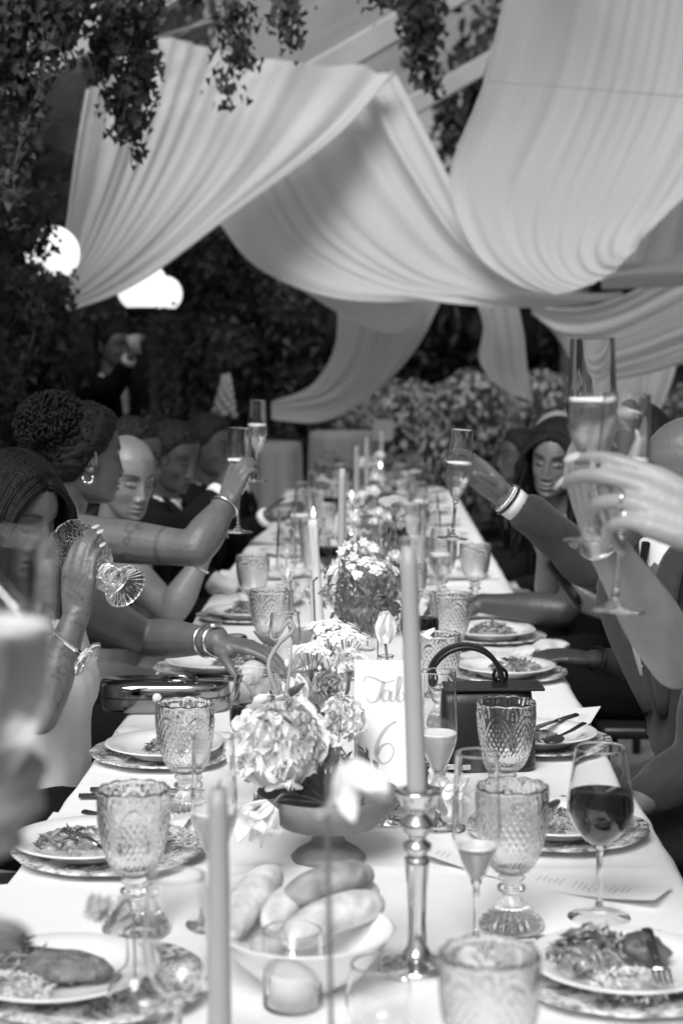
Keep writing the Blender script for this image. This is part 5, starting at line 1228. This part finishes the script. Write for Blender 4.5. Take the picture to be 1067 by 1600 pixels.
p = person('standing man in a black suit drinking in the shadows under the lamps', P(177, 541, 9.3), (.8, -.55, 0), (.8, -.5), stand=True, sk='brown', vox=.009, hair='short',
    arms={1: dict(el=P(180, 606, 9.1), wr=P(203, 560, 9.0), d=(.3, 0, .8), n=(.8, .4, 0), curls=(.8, .9, .6))})
m = MB(); m.lathe([(0, 0), (.026, 0), (.036, .10), (.034, .10), (.025, .004), (0, .004)], 24); one('tumbler', m.mesh('tumbler', mat('pale tumbler', .5, .2)), 'pale cup lifted by the standing man', 'cup', P(213, 553, 8.95), (0, R(-10), 0))
# near hand with the closest flute at the left edge
FLUTE_HI = vessel(.035, .0036, .086, FL, level=.188, liq=G_CHAMP, foam=.006)
b = P(-42, 1462, 1.0); held(FLUTE_HI, b, P(24, 815, 1.0), 'blurred champagne flute closest to the viewer, cut by the left edge', 'champagne_flute', 'flute', 'raised glasses')
person('guest outside the left edge whose hand grips the closest flute', (-.78, .92, 1.36), (1, .1, 0), (1, .1), pelvis=(-.95, .9, .56), sk='pale', vox=.005, wear='suit', hair='short',
    arms={1: dict(el=(-.56, .86, .98), wr=P(-262, 1322, .98), d=(.93, .15, .22), n=(.25, 1, 0), curls=(1.2, 1.5, .9), thumb=(.6, .6, .5))})
# ---------------- right side
p = person('guest outside the right edge with pale ringed hand pinching a flute', (.88, 1.98, 1.38), (-.95, .2, 0), (-1, .1), pelvis=(1.15, 1.98, .56), sk='pale', vox=.0036, wear='tee', wm=DRESSG, female=True, hair='long',
    arms={-1: dict(sh=(.78, 1.84, 1.12), el=P(1225, 985, 1.9), wr=P(1140, 838, 1.86), d=(-.86, .12, .38), n=(-.25, .85, -.45), curls=[(.30, .45, .25), (.45, .55, .35), (.85, .9, .5), (1.0, 1.0, .5)], k=1.13, thumb=(.8, .6, .1), spread=.05, nails=True), 1: dict(el=(.9, 2.2, .85), wr=(.75, 2.25, .66))})
held(FLUTE, P(959, 956, 1.91), P(980, 612, 1.93), 'blurred second flute tilted in the ringed pale hand', 'champagne_flute', 'flute', 'raised glasses')
c = P(982, 800, 1.82)
for k, (px, py, lab) in enumerate([(972, 781, 'bright ring on the pale hand, upper of two'), (976, 808, 'bright ring on the pale hand, lower of two')]):
    m = MB(); m.tube([(.0095 * math.cos(a), 0, .0095 * math.sin(a)) for a in np.linspace(0, 6.28, 20, endpoint=False)], .002, 6, closed=True); m.ell((0, -.0105, .003), (.004, .004, .003))
    one('finger_ring', m.mesh('ring', GOLD), lab, 'ring', P(px, py, 1.875), (R(10), 0, R(70)))
p = person('guest at the right edge lifting a flute on a pale bare forearm', (.92, 2.45, 1.33), (-.9, .3, 0), (-1, 0), pelvis=(1.12, 2.45, .56), sk='pale', vox=.0036, wear='strapless', wm=DRESSG, female=True, hair='wavy',
    arms={-1: dict(sh=(.62, 2.36, 1.10), el=P(1058, 1035, 2.22), wr=P(938, 838, 2.10), d=(-.28, -.1, .95), n=(.85, .35, .3), curls=[(.7, .9, .5), (.8, 1., .6), (.9, 1., .6), (.9, 1., .6)], thumb=(.75, .55, .25), fat=.92, k=1.08, nails=True), 1: dict(el=(1.0, 2.7, .85), wr=(.86, 2.66, .66))})
held(FLUTE, P(924, 846, 2.06), P(925, 536, 2.06), 'tall champagne flute raised highest on the right', 'champagne_flute', 'flute', 'raised glasses')
bracelet(p, p.ar[-1], .97, .029, 'thin bright bracelet on the pale forearm', .003)
R3_ = person('bald man in a grey suit stretching a cuffed arm to toast', P(1072, 738, 3.62), (-.9, .2, -.02), (-.82, -.55), nb=P(1052, 856, 3.62), pelvis=(.74, 3.55, .55), sk='brown', vox=.0042, hair='bald', wm=SUITG, tie=True, girth=1.08,
    arms={1: dict(sh=P(1000, 880, 3.82), el=P(928, 882, 3.88), wr=P(790, 778, 3.85), d=(-.72, .05, .62), n=(-.5, -.8, -.3), curls=[(.35, .5, .3), (.55, .6, .3), (.7, .7, .4), (.8, .8, .4)], thumb=(.75, .6, .3)),
          -1: dict(sh=P(1135, 905, 3.45), el=P(1095, 1190, 3.22), wr=P(985, 1262, 3.12), nocuff=True)})
held(FLUTE, P(706, 842, 3.80), P(722, 671, 3.80), 'champagne flute raised by the grey suited arm', 'champagne_flute', 'flute', 'raised glasses')
bracelet(R3_, R3_.ar[1], 1.0, .033, 'chain bracelet above the white cuff of the grey suit', .0028, beads=True)
bracelet(R3_, R3_.ar[1], .97, .037, 'slim dark watch strap below the chain bracelet', .0035, m=BLACK, name='wristwatch')
R4_ = person('dark haired guest reaching a bare forearm over the far right plates', P(985, 702, 4.8), (-.9, .35, -.1), (-1, .1), nb=P(985, 800, 4.8), pelvis=(.78, 4.8, .56), sk='deep', vox=.0055, female=True, hair='wavy', wear='strapless', wm=DRESSB, leg='skirt',
    arms={1: dict(sh=P(935, 880, 4.86), el=P(880, 955, 4.66), wr=P(752, 943, 4.74), d=(-1, .05, .0), n=(0, .2, -1), fat=1.1), -1: dict(sh=P(1005, 880, 4.4), el=P(985, 1040, 4.12), wr=P(928, 1030, 4.05), d=(-1, 0, .12), n=(0, .2, -1), fat=.95)})
bracelet(R4_, R4_.ar[-1], .95, .030, 'dark watch on the forearm resting at the right table edge', .004, m=BLACK, name='wristwatch')
R5_ = person('smiling woman with dark hair turned to the viewer, right row', P(868, 718, 5.2), (-.38, -.9, -.12), (-.9, -.3), nb=P(885, 818, 5.25), pelvis=(.74, 5.3, .56), up=(.12, 0, 1), size=.95, sk='brown', vox=.006, female=True, hair='wavy', wear='strapless', wm=DRESSB, leg='skirt', smile=.6, eyes=.6, nose=.85,
    arms={-1: dict(sh=P(925, 850, 5.1), el=P(985, 965, 4.75), wr=P(952, 958, 4.5), d=(-.8, .1, .35), n=(-.3, .6, .4), curls=(.6, .7, .4)), 1: dict(el=P(856, 945, 5.15), wr=P(850, 868, 5.05), d=(-.3, 0, .9), n=(-.6, -.3, 0))})
m = MB(); m.box((0, 0, 0), (.072, .009, .150), bev=.003); c = P(882, 912, 4.42)
t = thing('smartphone', 'dark phone held slanting above the right table edge', 'phone', M=basis(c, P(856, 878, 4.42) - P(908, 948, 4.42), (.25, 1, .1))); obj('case', m.mesh('case', BLACK, False), t)
m = MB(); m.box((0, -.005, 0), (.066, .001, .142)); obj('screen', m.mesh('screen', mat('dark phone glass', .01, .06), False), t)
person('bald guest farther back behind the smiling woman', P(868, 690, 6.5), (-.7, -.6, 0), (-.9, -.2), pelvis=(.72, 6.5, .56), sk='mid', vox=.009, hair='bald')
person('guest in a dark suit past the smiling woman', P(812, 712, 7.6), (-.9, -.2, 0), (-1, 0), pelvis=(.74, 7.6, .56), sk='deep', vox=.009, hair='short')
person('far guest in black at the left end of the table', P(372, 708, 8.4), (.9, -.1, 0), (1, 0), pelvis=(-.78, 8.4, .56), sk='deep', vox=.009, hair='short')
# ---------------- chairs
CHM = mat('black chair paint', .02, .35)
def chair_proto():
    parts = []
    m = MB(); m.box((0, 0, .455), (.42, .42, .035), bev=.012); parts.append(('seat', m.mesh('seat', CHM), None, None))
    for x in (-.18, .18):
        m = MB(); m.tube([(x, -.19, 0), (x, -.19, .45), (x, -.24, .88)], [.016, .018, .015], 10); parts.append(('rear_leg', m.mesh('rear leg', CHM), None, None))
        m = MB(); m.tube([(x, .18, 0), (x, .18, .44)], [.014, .018], 10); parts.append(('front_leg', m.mesh('front leg', CHM), None, None))
    m = MB(); m.tube([(x, -.245 - .03 * (1 - (x / .19) ** 2), .88) for x in np.linspace(-.19, .19, 13)], [(.03, .012)] * 13, 10); parts.append(('top_rail', m.mesh('rail', CHM), None, None))
    for a, b in ((-.17, .17), (.17, -.17)):
        m = MB(); m.tube([(a, -.195, .5), (0, -.245, .69), (b, -.245, .86)], .011, 8); parts.append(('cross_slat', m.mesh('slat', CHM), None, None))
    return Proto(parts)
CHAIR = chair_proto()
for x, y, s, lab in [(-.90, 3.36, -1, 'black cross back chair of the long haired woman'), (-.96, 4.12, -1, 'black cross back chair of the curly haired woman'), (-.86, 4.75, -1, 'black cross back chair of the shaved head woman'), (-.90, 5.3, -1, 'black cross back chair of the man in glasses'), (-.86, 5.92, -1, 'black cross back chair second past the shaved head woman'), (-.84, 6.6, -1, 'black cross back chair at the far left'),
        (-1.0, .9, -1, 'black cross back chair outside the left edge'), (1.2, 1.98, 1, 'black cross back chair of the ringed hand guest'), (1.16, 2.45, 1, 'black cross back chair of the pale forearm guest'), (.84, 3.5, 1, 'black cross back chair of the grey suited man'), (.82, 4.8, 1, 'black cross back chair of the dark haired guest'), (.78, 5.3, 1, 'black cross back chair of the smiling woman'), (.78, 6.5, 1, 'black cross back chair of the bald far guest')]:
    CHAIR.put('chair', lab, 'chair', (x, y, 0.006), (0, 0, R(-90) if s < 0 else R(90)), 'black cross back chairs')
# ============================================================ FLOWERS
PET = mat('white petal', .92, .75, trans=.28, spec=.15)
PETG = mat('greyish petal', .55, .6, var=.2, scale=20, trans=.3)
PETD = mat('dusky petal', .22, .6, var=.3, scale=30, trans=.2)
STEM = mat('flower stem', .16, .5, var=.3, scale=20)
STEMP = mat('pale curling stem', .34, .5, var=.2, scale=20)
BERRY = mat('small bud', .22, .5, var=.4, scale=30)
def petal_me(w, h, cup, curl, ruf, seed, m):
    mb = MB(); N, K = 9, 9; rws = []
    for i in range(N):
        v = i / (N - 1); ww = w * math.sin(math.pi * (.12 + .80 * v) ) ** .8; row = []
        for j in range(K):
            u = 2 * j / (K - 1) - 1; x = u * ww / 2; z = h * v * (1 - .10 * u * u * v); y = -cup * (1 - u * u) * math.sin(math.pi * v * .9) + cup * .2 + curl * v ** 2.5 + ruf * v * v * noise.noise(V((u * 3 + seed, v * 3, seed * 1.7)))
            row.append((x, y, z + ruf * .8 * v * v * noise.noise(V((u * 4, seed, 3)))))
        rws.append(row)
    mb.grid(rws); return mb.mesh('petal', m)
RUF = [petal_me(.064, .056, .020, -.022, .026, s, PET) for s in range(6)]
RUFG = [petal_me(.055, .06, .016, -.012, .020, s, PETG) for s in range(3)]
TUL = [petal_me(.034, .058, .012, -.004, .004, s, PET) for s in range(3)]
TULO = [petal_me(.036, .058, .010, .018, .008, s + 5, PET) for s in range(3)]
def onto(o, base, z, x): o.matrix_local = basis(base, z, x)
def fib(n):
    for k in range(n):
        z = 1 - 2 * (k + .5) / n; a = k * 2.39996; q = math.sqrt(1 - z * z); yield V((q * math.cos(a), q * math.sin(a), z))
def peony(c, r, label, ax=(0, -.5, .85), pet=RUF, n=54, group=None, nm='peony', stem_to=None):
    t = thing(nm, label, 'flower', c, group=group); Mz = basis((0, 0, 0), ax); q3 = Mz.to_3x3(); rd = random.Random(len(label))
    for d in fib(n):
        if d.z < -.55: continue
        dd = q3 @ d; k = .55 + .25 * rd.random(); s = r / .075 * rd.uniform(.7, 1.0); up_ = q3 @ V((0, 0, 1)); tg = (up_ - dd * up_.dot(dd)); tg = tg.normalized() if tg.length > .15 else V((rd.uniform(-1, 1), rd.uniform(-1, 1), .1)).normalized(); axd = (dd * rd.uniform(.45, .9) + tg * .75 + V((rd.uniform(-.25, .25), rd.uniform(-.25, .25), rd.uniform(-.25, .25)))).normalized(); x = axd.cross(-dd + V((.01, .02, .03))).normalized()
        o = obj('petal', pet[rd.randrange(len(pet))], t); o.matrix_local = basis(dd * r * k - axd * .012, axd, x) @ Matrix.Diagonal((s, s, s, 1))
    m = MB(); m.ell((0, 0, 0), (r * (.8 if n > 100 else .55),) * 3, nu=14, nv=10); obj('heart', m.mesh('heart', PET if pet is RUF else PETG), t)
    if stem_to is not None:
        m = MB(); e = V(stem_to) - V(c); m.tube([(0, 0, 0), e * .5 + V((0, 0, -.01)), e], .003, 7); obj('stem', m.mesh('stem', STEM), t)
    return t
def tulip(c, ax, label, s=1., open_=.3, stem=None, leaf=False, group='tulips and loose blossoms', stm=None):
    t = thing('tulip', label, 'flower', c, group=group); rd = random.Random(int(c[0] * 1e4)); z = V(ax).normalized(); b = basis((0, 0, 0), z).to_3x3()
    for k in range(6):
        a = k * math.pi / 3 + rd.uniform(-.15, .15); out = b @ V((math.cos(a), math.sin(a), 0)); op = open_ * rd.uniform(.5, 1.4) + (.06 if k % 2 else 0)
        zz = (z * math.cos(op) + out * math.sin(op)).normalized(); y = -out; x = zz.cross(out).normalized() * -1
        o = obj('petal', (TUL if op < .5 else TULO)[k % 3], t); o.matrix_local = basis(out * .006 * s, zz, zz.cross(-out)) @ Matrix.Diagonal((s, -s if False else s, s, 1))
    if stem is not None:
        m = MB(); pts = [V((0, 0, 0))] + [V(q) - V(c) for q in stem]; m.tube(spline([tuple(p) for p in pts], 18), .0026 * s, 7); obj('stem', m.mesh('stem', stm or STEM), t)
    return t
# the grey footed bowl
b = T(512, 1352); VB = V((b.x, b.y + .03, TZ + .0015))
m = MB(); m.lathe([(0, 0), (.052, 0), (.054, .004), (.046, .012), (.026, .024), (.022, .034), (.03, .042), (.07, .052), (.098, .078), (.103, .10), (.1, .101), (.094, .08), (.066, .058), (0, .05)], 56)
one('footed_vase', m.mesh('vase', mat('dull grey ceramic', .17, .55, var=.25, scale=18, bump=.1)), 'grey footed bowl vase holding the big white peony', 'vase', VB)
vt = VB + V((0, 0, .08))
peony(P(432, 1168, 2.40), .074, 'huge ruffled white peony in the middle of the table', stem_to=vt, n=150)
peony(P(536, 1128, 2.56), .042, 'smaller white ruffled bloom right of the huge peony', stem_to=vt, n=80, nm='blossom', group='tulips and loose blossoms')
peony(P(548, 1042, 2.80), .036, 'pale open bloom above the number card edge', ax=(-.2, -.3, .9), n=70, stem_to=vt, nm='blossom', group='tulips and loose blossoms')
peony(P(512, 1072, 2.70), .030, 'greyish crumpled bloom left of the number card', pet=RUFG, n=70, stem_to=vt, nm='blossom', group='tulips and loose blossoms')
peony(P(500, 1180, 2.46), .030, 'grey bud cluster bloom below the peony', pet=RUFG, n=60, stem_to=vt, nm='blossom', group='tulips and loose blossoms')
tulip(P(425, 1258, 2.32), (-.62, -.2, -.72), 'ragged white tulip drooping over the rim toward the left', 1.0, .45, [P(450, 1240, 2.36), vt])
tulip(P(392, 1268, 2.30), (-.2, -.3, -.9), 'white tulip drooping lowest against the cloth', .8, .6, [P(432, 1250, 2.34), vt])
tulip(P(542, 1192, 1.36), (.42, -.1, -.9), 'large blurred white tulip hanging in front of the number card', .80, .42, [P(526, 1180, 1.42), P(512, 1230, 1.42), P(514, 1420, 1.41), P(522, 1800, 1.40)])
tulip(P(602, 1004, 2.66), (.0, 0, 1), 'upright closed white tulip behind the number card', .86, .10, [P(606, 1060, 2.66), P(604, 1200, 2.7)])
tulip(P(654, 1178, 2.78), (.1, -.1, 1), 'slender white tulip right of the number card', .8, .12, [P(650, 1230, 2.75), vt])
tulip(P(672, 1222, 2.62), (.7, -.3, .35), 'white blossom right of the candlestick, upper of two', .7, .6, [P(655, 1235, 2.6), vt])
tulip(P(694, 1236, 2.58), (.8, -.3, -.3), 'white blossom right of the candlestick, lower of two', .7, .5, [P(660, 1250, 2.58), vt])
tulip(P(470, 1100, 2.62), (-.3, -.2, .9), 'white tulip leaning between the peony and the baguettes', .8, .3, [P(480, 1150, 2.6), vt])
tulip(P(648, 1000, 3.0), (.5, 0, .6), 'white petal bloom peeping right of the foreground taper', .7, .6, [P(640, 1040, 3.0), P(620, 1150, 2.9)])
# curling pale stems and leaves left of the bouquet
def stem_thing(pts, r, label, mm, name='curling_stem', cat='stem', leaves=0):
    c = V(pts[len(pts) // 2]); t = thing(name, label, cat, c); m = MB(); sp = spline([tuple(V(p) - c) for p in pts], 40); m.tube(sp, list(np.linspace(r, r * .6, 40)), 7); obj('stalk', m.mesh('stalk', mm), t)
    for k in range(leaves):
        o = obj('leaf', TULG[k % 2], t); i = int(4 + k * 30 / max(1, leaves)); o.matrix_local = basis(sp[i], V((random.uniform(-1, 1), -.3, random.uniform(-.2, .8))), (1, 0, 0)) @ Matrix.Diagonal((.7, .7, .7, 1))
    return t
TULG = [petal_me(.022, .06, .004, .012, .004, s, mat('grey green leaf', .17, .5, var=.2, trans=.15)) for s in range(2)]
stem_thing([P(452, 1108, 2.5), P(432, 1078, 2.5), P(420, 1040, 2.5), P(434, 1008, 2.5), P(458, 985, 2.5), P(452, 970, 2.5), P(440, 985, 2.5)], .0042, 'pale stem curling upward left of the peony', STEMP, leaves=2)
stem_thing([P(446, 1100, 2.48), P(452, 1050, 2.48), P(456, 1000, 2.5)], .003, 'straight pale stem rising beside the curled one', STEMP)
# umbels, star flowers, sprigs
def floret_me(n, r, m, sz=.006):
    mb = MB(); rd = random.Random(n)
    for k in range(n):
        a = k * 2.4; q = math.sqrt((k + .5) / n); c = V((math.cos(a) * r * q, math.sin(a) * r * q, r * .35 * (1 - q * q) + rd.uniform(-.002, .003)))
        for j in range(5):
            b = j * 1.2566 + a; d = V((math.cos(b), math.sin(b), .35)); s_ = d.cross(V((0, 0, 1))).normalized() * sz * .38
            mb.add([c, c + d * sz * .6 + s_, c + d * sz, c + d * sz * .6 - s_], [(0, 1, 2, 3)])
    return mb.mesh('florets', m)
FLR = [floret_me(15, .012, PET, .005), floret_me(11, .010, PET, .005)]; FLG = floret_me(16, .013, PETG)
def umbel(c, foot, R_, n, label, fl=None):
    t = thing('umbel_flower', label, 'flower', c, group='lacy umbel flowers'); f = V(foot) - V(c); m = MB(); m.tube(spline([(0, 0, -.05), tuple(f * .5 + V((.006, 0, 0))), tuple(f)], 12), .0016, 6); obj('stem', m.mesh('stem', STEM), t)
    for k in range(n):
        a = k * 2.4; q = math.sqrt((k + .3) / n); p = V((math.cos(a) * R_ * q, math.sin(a) * R_ * q, R_ * .3 * (1 - q * q))); m = MB(); m.tube([(0, 0, -.05), tuple(p * .6 + V((0, 0, -.016))), tuple(p)], .0009, 5); s = obj('stalk', m.mesh('ray', STEM), t)
        o = obj('florets', fl or FLR[k % 2], s); o.matrix_local = basis(p, p + V((0, -.02, .06)))
        o['kind'] = 'stuff'
    return t
umbel(P(566, 893, 3.55), P(574, 1010, 3.5), .075, 16, 'wide white lacy umbel right of the lit taper')
umbel(P(516, 985, 3.2), P(520, 1060, 3.2), .045, 10, 'small white lacy umbel below the lit taper')
umbel(P(540, 1000, 3.1), P(545, 1080, 3.05), .040, 9, 'small white lacy umbel beside the upright tulip')
umbel(P(615, 785, 4.4), P(600, 870, 4.4), .035, 8, 'greyish lacy umbel high beside the far rose', FLG)
umbel(P(486, 1020, 2.9), P(500, 1100, 2.85), .032, 7, 'little white umbel in front of the lit taper')
umbel(P(468, 1195, 2.44), P(490, 1240, 2.44), .04, 9, 'grey lacy cluster under the huge peony', FLG)
def star(c, foot, label, s=1., bend=0.02):
    t = thing('star_flower', label, 'flower', c, group='little star flowers'); f = V(foot) - V(c); m = MB(); m.tube(spline([(0, 0, 0), (bend, 0, f.z * .35), tuple(f)], 14), .0013, 6); obj('stem', m.mesh('stem', STEM), t)
    z = V((random.uniform(-.5, .5), -.8, random.uniform(0, .7)))
    for k in range(6):
        b = basis((0, 0, 0), z).to_3x3(); a = k * 1.047; d = b @ V((math.cos(a), math.sin(a), .5)); o = obj('petal', TUL[k % 3], t); o.matrix_local = basis((0, 0, 0), d, d.cross(z)) @ Matrix.Diagonal((.24 * s,) * 3 + (1,))
st = [(541, 853, 3.6, 'little star flower highest right of the lit taper'), (535, 862, 3.55, 'little star flower against the slender taper'), (552, 870, 3.6, 'little star flower over the wide umbel'), (568, 848, 3.7, 'little star flower between slender taper and far rose'), (584, 858, 3.65, 'little star flower above the wide umbel at right'),
      (640, 1160, 2.7, 'little star flower at the right edge of the number card'), (528, 1160, 2.4, 'little star flower in front of the smaller white bloom'), (500, 1005, 3.1, 'little star flower low beside the lit taper')]
for px, py, Y, lab in st: star(P(px, py, Y), P(px * .5 + 287, py + 120, Y), lab)
def sprig(px, py, Y, foot, label, n=26, r=.05, m_=None, sz=.02, g='leafy sprigs in the flowers'):
    c = P(px, py, Y); t = thing('leafy_sprig', label, 'sprig', c, group=g); f = V(foot) - c; m = MB(); m.tube(spline([(0, 0, r * .8), (0, 0, 0), tuple(f)], 12), .0015, 6); obj('stem', m.mesh('stem', STEM), t)
    p, d = vol(n, (0, 0, 0), (r, r, r), .2); o = obj('leaves', leafcloud('leaves', p, d, sz, m_ or mat('sprig leaf', .13, .5, var=.4, scale=20, trans=.15), shape='leaf'), t); o['kind'] = 'stuff'
for i, (px, py, Y, r, lab) in enumerate([(560, 1185, 2.5, .03, 'leafy sprig at the foot of the number card'), (480, 1120, 2.5, .03, 'leafy sprig behind the huge peony'), (590, 960, 3.1, .04, 'leafy sprig around the upright tulip'), (545, 930, 3.4, .05, 'leafy sprig under the wide umbel'), (610, 900, 3.7, .05, 'leafy sprig behind the foreground taper'),
        (530, 905, 3.5, .045, 'leafy sprig touching the lit taper'), (660, 1205, 2.66, .025, 'leafy sprig right of the candlestick top')]):
    sprig(px, py, Y, P(px, py + 100, Y), lab, 34, r)
for px, py, lab in [(466, 1128, 'dark bud on the peony, upper'), (482, 1122, 'dark bud left of the smaller bloom'), (484, 1183, 'dark bud below the peony'), (476, 1140, 'dark bud on the peony, middle'), (520, 1118, 'dark bud on the smaller white bloom')]:
    c = P(px, py, 2.33); t = thing('flower_bud', lab, 'bud', c, group='dark buds'); m = MB(); m.ell((0, 0, 0), (.0055, .0055, .0075)); obj('bud', m.mesh('bud', BERRY), t); m = MB(); m.tube(spline([(0, 0, -.006), (.01, .05, -.02), tuple(vt - c)], 10), .001, 5); obj('stem', m.mesh('stem', STEM), t)
# glass bud vases
m = MB(); o_ = rows([(.018, 0), (.027, .012), (.029, .028), (.022, .045), (.012, .056), (.011, .075), (.014, .085)], 24); i_ = [(r - .0015, max(.003, z)) for r, z in o_][::-1]
m.lathe([(0, 0)] + o_ + i_ + [(0, .003)], 36); BUD = Proto([('glass', m.mesh('bud_vase', G_CLEAR), None, None)])
m = MB(); o_ = rows([(.022, 0), (.023, .02), (.019, .08), (.021, .15), (.024, .17)], 20); m.lathe([(0, 0)] + o_ + [(r - .0015, max(.003, z)) for r, z in o_][::-1] + [(0, .003)], 36); TUBEV = m.mesh('tube vase', G_CLEAR)
m = MB(); o_ = rows([(.020, 0), (.031, .012), (.036, .034), (.0345, .056), (.031, .070), (.0305, .078)], 26); m.lathe([(0, 0)] + o_ + [(.0300, .0785), (.0292, .078)] + [(r - .0015, max(.003, z)) for r, z in o_][::-1][1:] + [(0, .003)], 40); b = T(592, 1618)
one('round_tumbler', m.mesh('round tumbler', G_CLEAR), 'round clear glass at the bottom edge right of the votive', 'glass', (b.x, b.y, TZ + .0015))
for px, py, lab in [(218, 1600, 'round glass bud vase at the bottom edge by the cutlet plate'), (603, 1100, 'round glass bud vase behind the number card')]:
    b = T(px, py); one('bud_vase', BUD.parts[0][1], lab, 'vase', (b.x, b.y, TZ + .0015), None, 'round glass bud vases', 1.2)
b = T(572, 1016); one('tube_vase', TUBEV, 'slim tall glass vase under the wide umbel', 'vase', (b.x, b.y, TZ + .0015))
b = T(218, 1600); c = P(176, 1428, b.y - .02)
t = thing('wild_flower', 'blurred pale flower sprig at the lower left', 'flower', c); m = MB(); m.tube(spline([(0, 0, 0), (.02, 0, .01), (b.x - c.x, 0, TZ + .02 - c.z)], 14), .0014, 6); obj('stem', m.mesh('stem', STEM), t)
for k in range(5): o = obj('florets', FLG, t); o.matrix_local = basis((random.uniform(-.018, .018), random.uniform(-.01, .01), random.uniform(-.02, .012)), (random.uniform(-1, 1), -.6, .6)); o['kind'] = 'stuff'
# arrangements farther along
def arrangement(x, Y, label, n, h, seed):
    rd = random.Random(seed); t = thing('flower_arrangement', label, 'flowers', (x, Y, TZ + .0015), group='flower arrangements farther along the table')
    m = MB(); m.lathe([(0, 0), (.05, 0), (.05, .004), (.022, .02), (.025, .035), (.08, .055), (.088, .085), (.085, .085), (.07, .06), (0, .05)], 36); obj('bowl', m.mesh('bowl', MATS['dull grey ceramic']), t)
    m = MB()
    for k in range(n):
        a = rd.uniform(0, 6.28); q = rd.random() ** .6; p = V((math.cos(a) * .11 * q, math.sin(a) * .10 * q, .09 + h * rd.uniform(.15, 1) * (1 - .4 * q)))
        m.tube([(0, 0, .06), tuple(p * .6), tuple(p)], .0016, 5)
        r = rd.uniform(.016, .028); f = obj('rose', None, t) if False else thing('rose', None, None, p); f.parent = t
        for d in fib(14):
            if d.z < -.5: continue
            o = obj('petal', (RUF if k % 3 else RUFG)[k % 3], f); o.matrix_local = basis(d * r * .4, d + V((0, 0, .4)), d.cross(V((.3, .2, .9)))) @ Matrix.Diagonal((r / .06,) * 3 + (1,))
    obj('stems', m.mesh('stems', STEM), t)
    p, d = vol(150, (0, 0, .12), (.13, .12, .10), .3); o = obj('leaves', leafcloud('leaves', p, d, .028, mat('sprig leaf', .1), shape='leaf'), t); o['kind'] = 'stuff'
arrangement(-.03, 4.45, 'loose arrangement of pale roses behind the foreground taper', 10, .16, 1)
arrangement(-.01, 5.5, 'taller arrangement of roses behind the slender taper', 10, .26, 2)
arrangement(.0, 7.0, 'blurred rose arrangement near the far end', 8, .2, 3)
arrangement(-.05, 8.7, 'blurred rose arrangement at the far end of the table', 8, .2, 4)
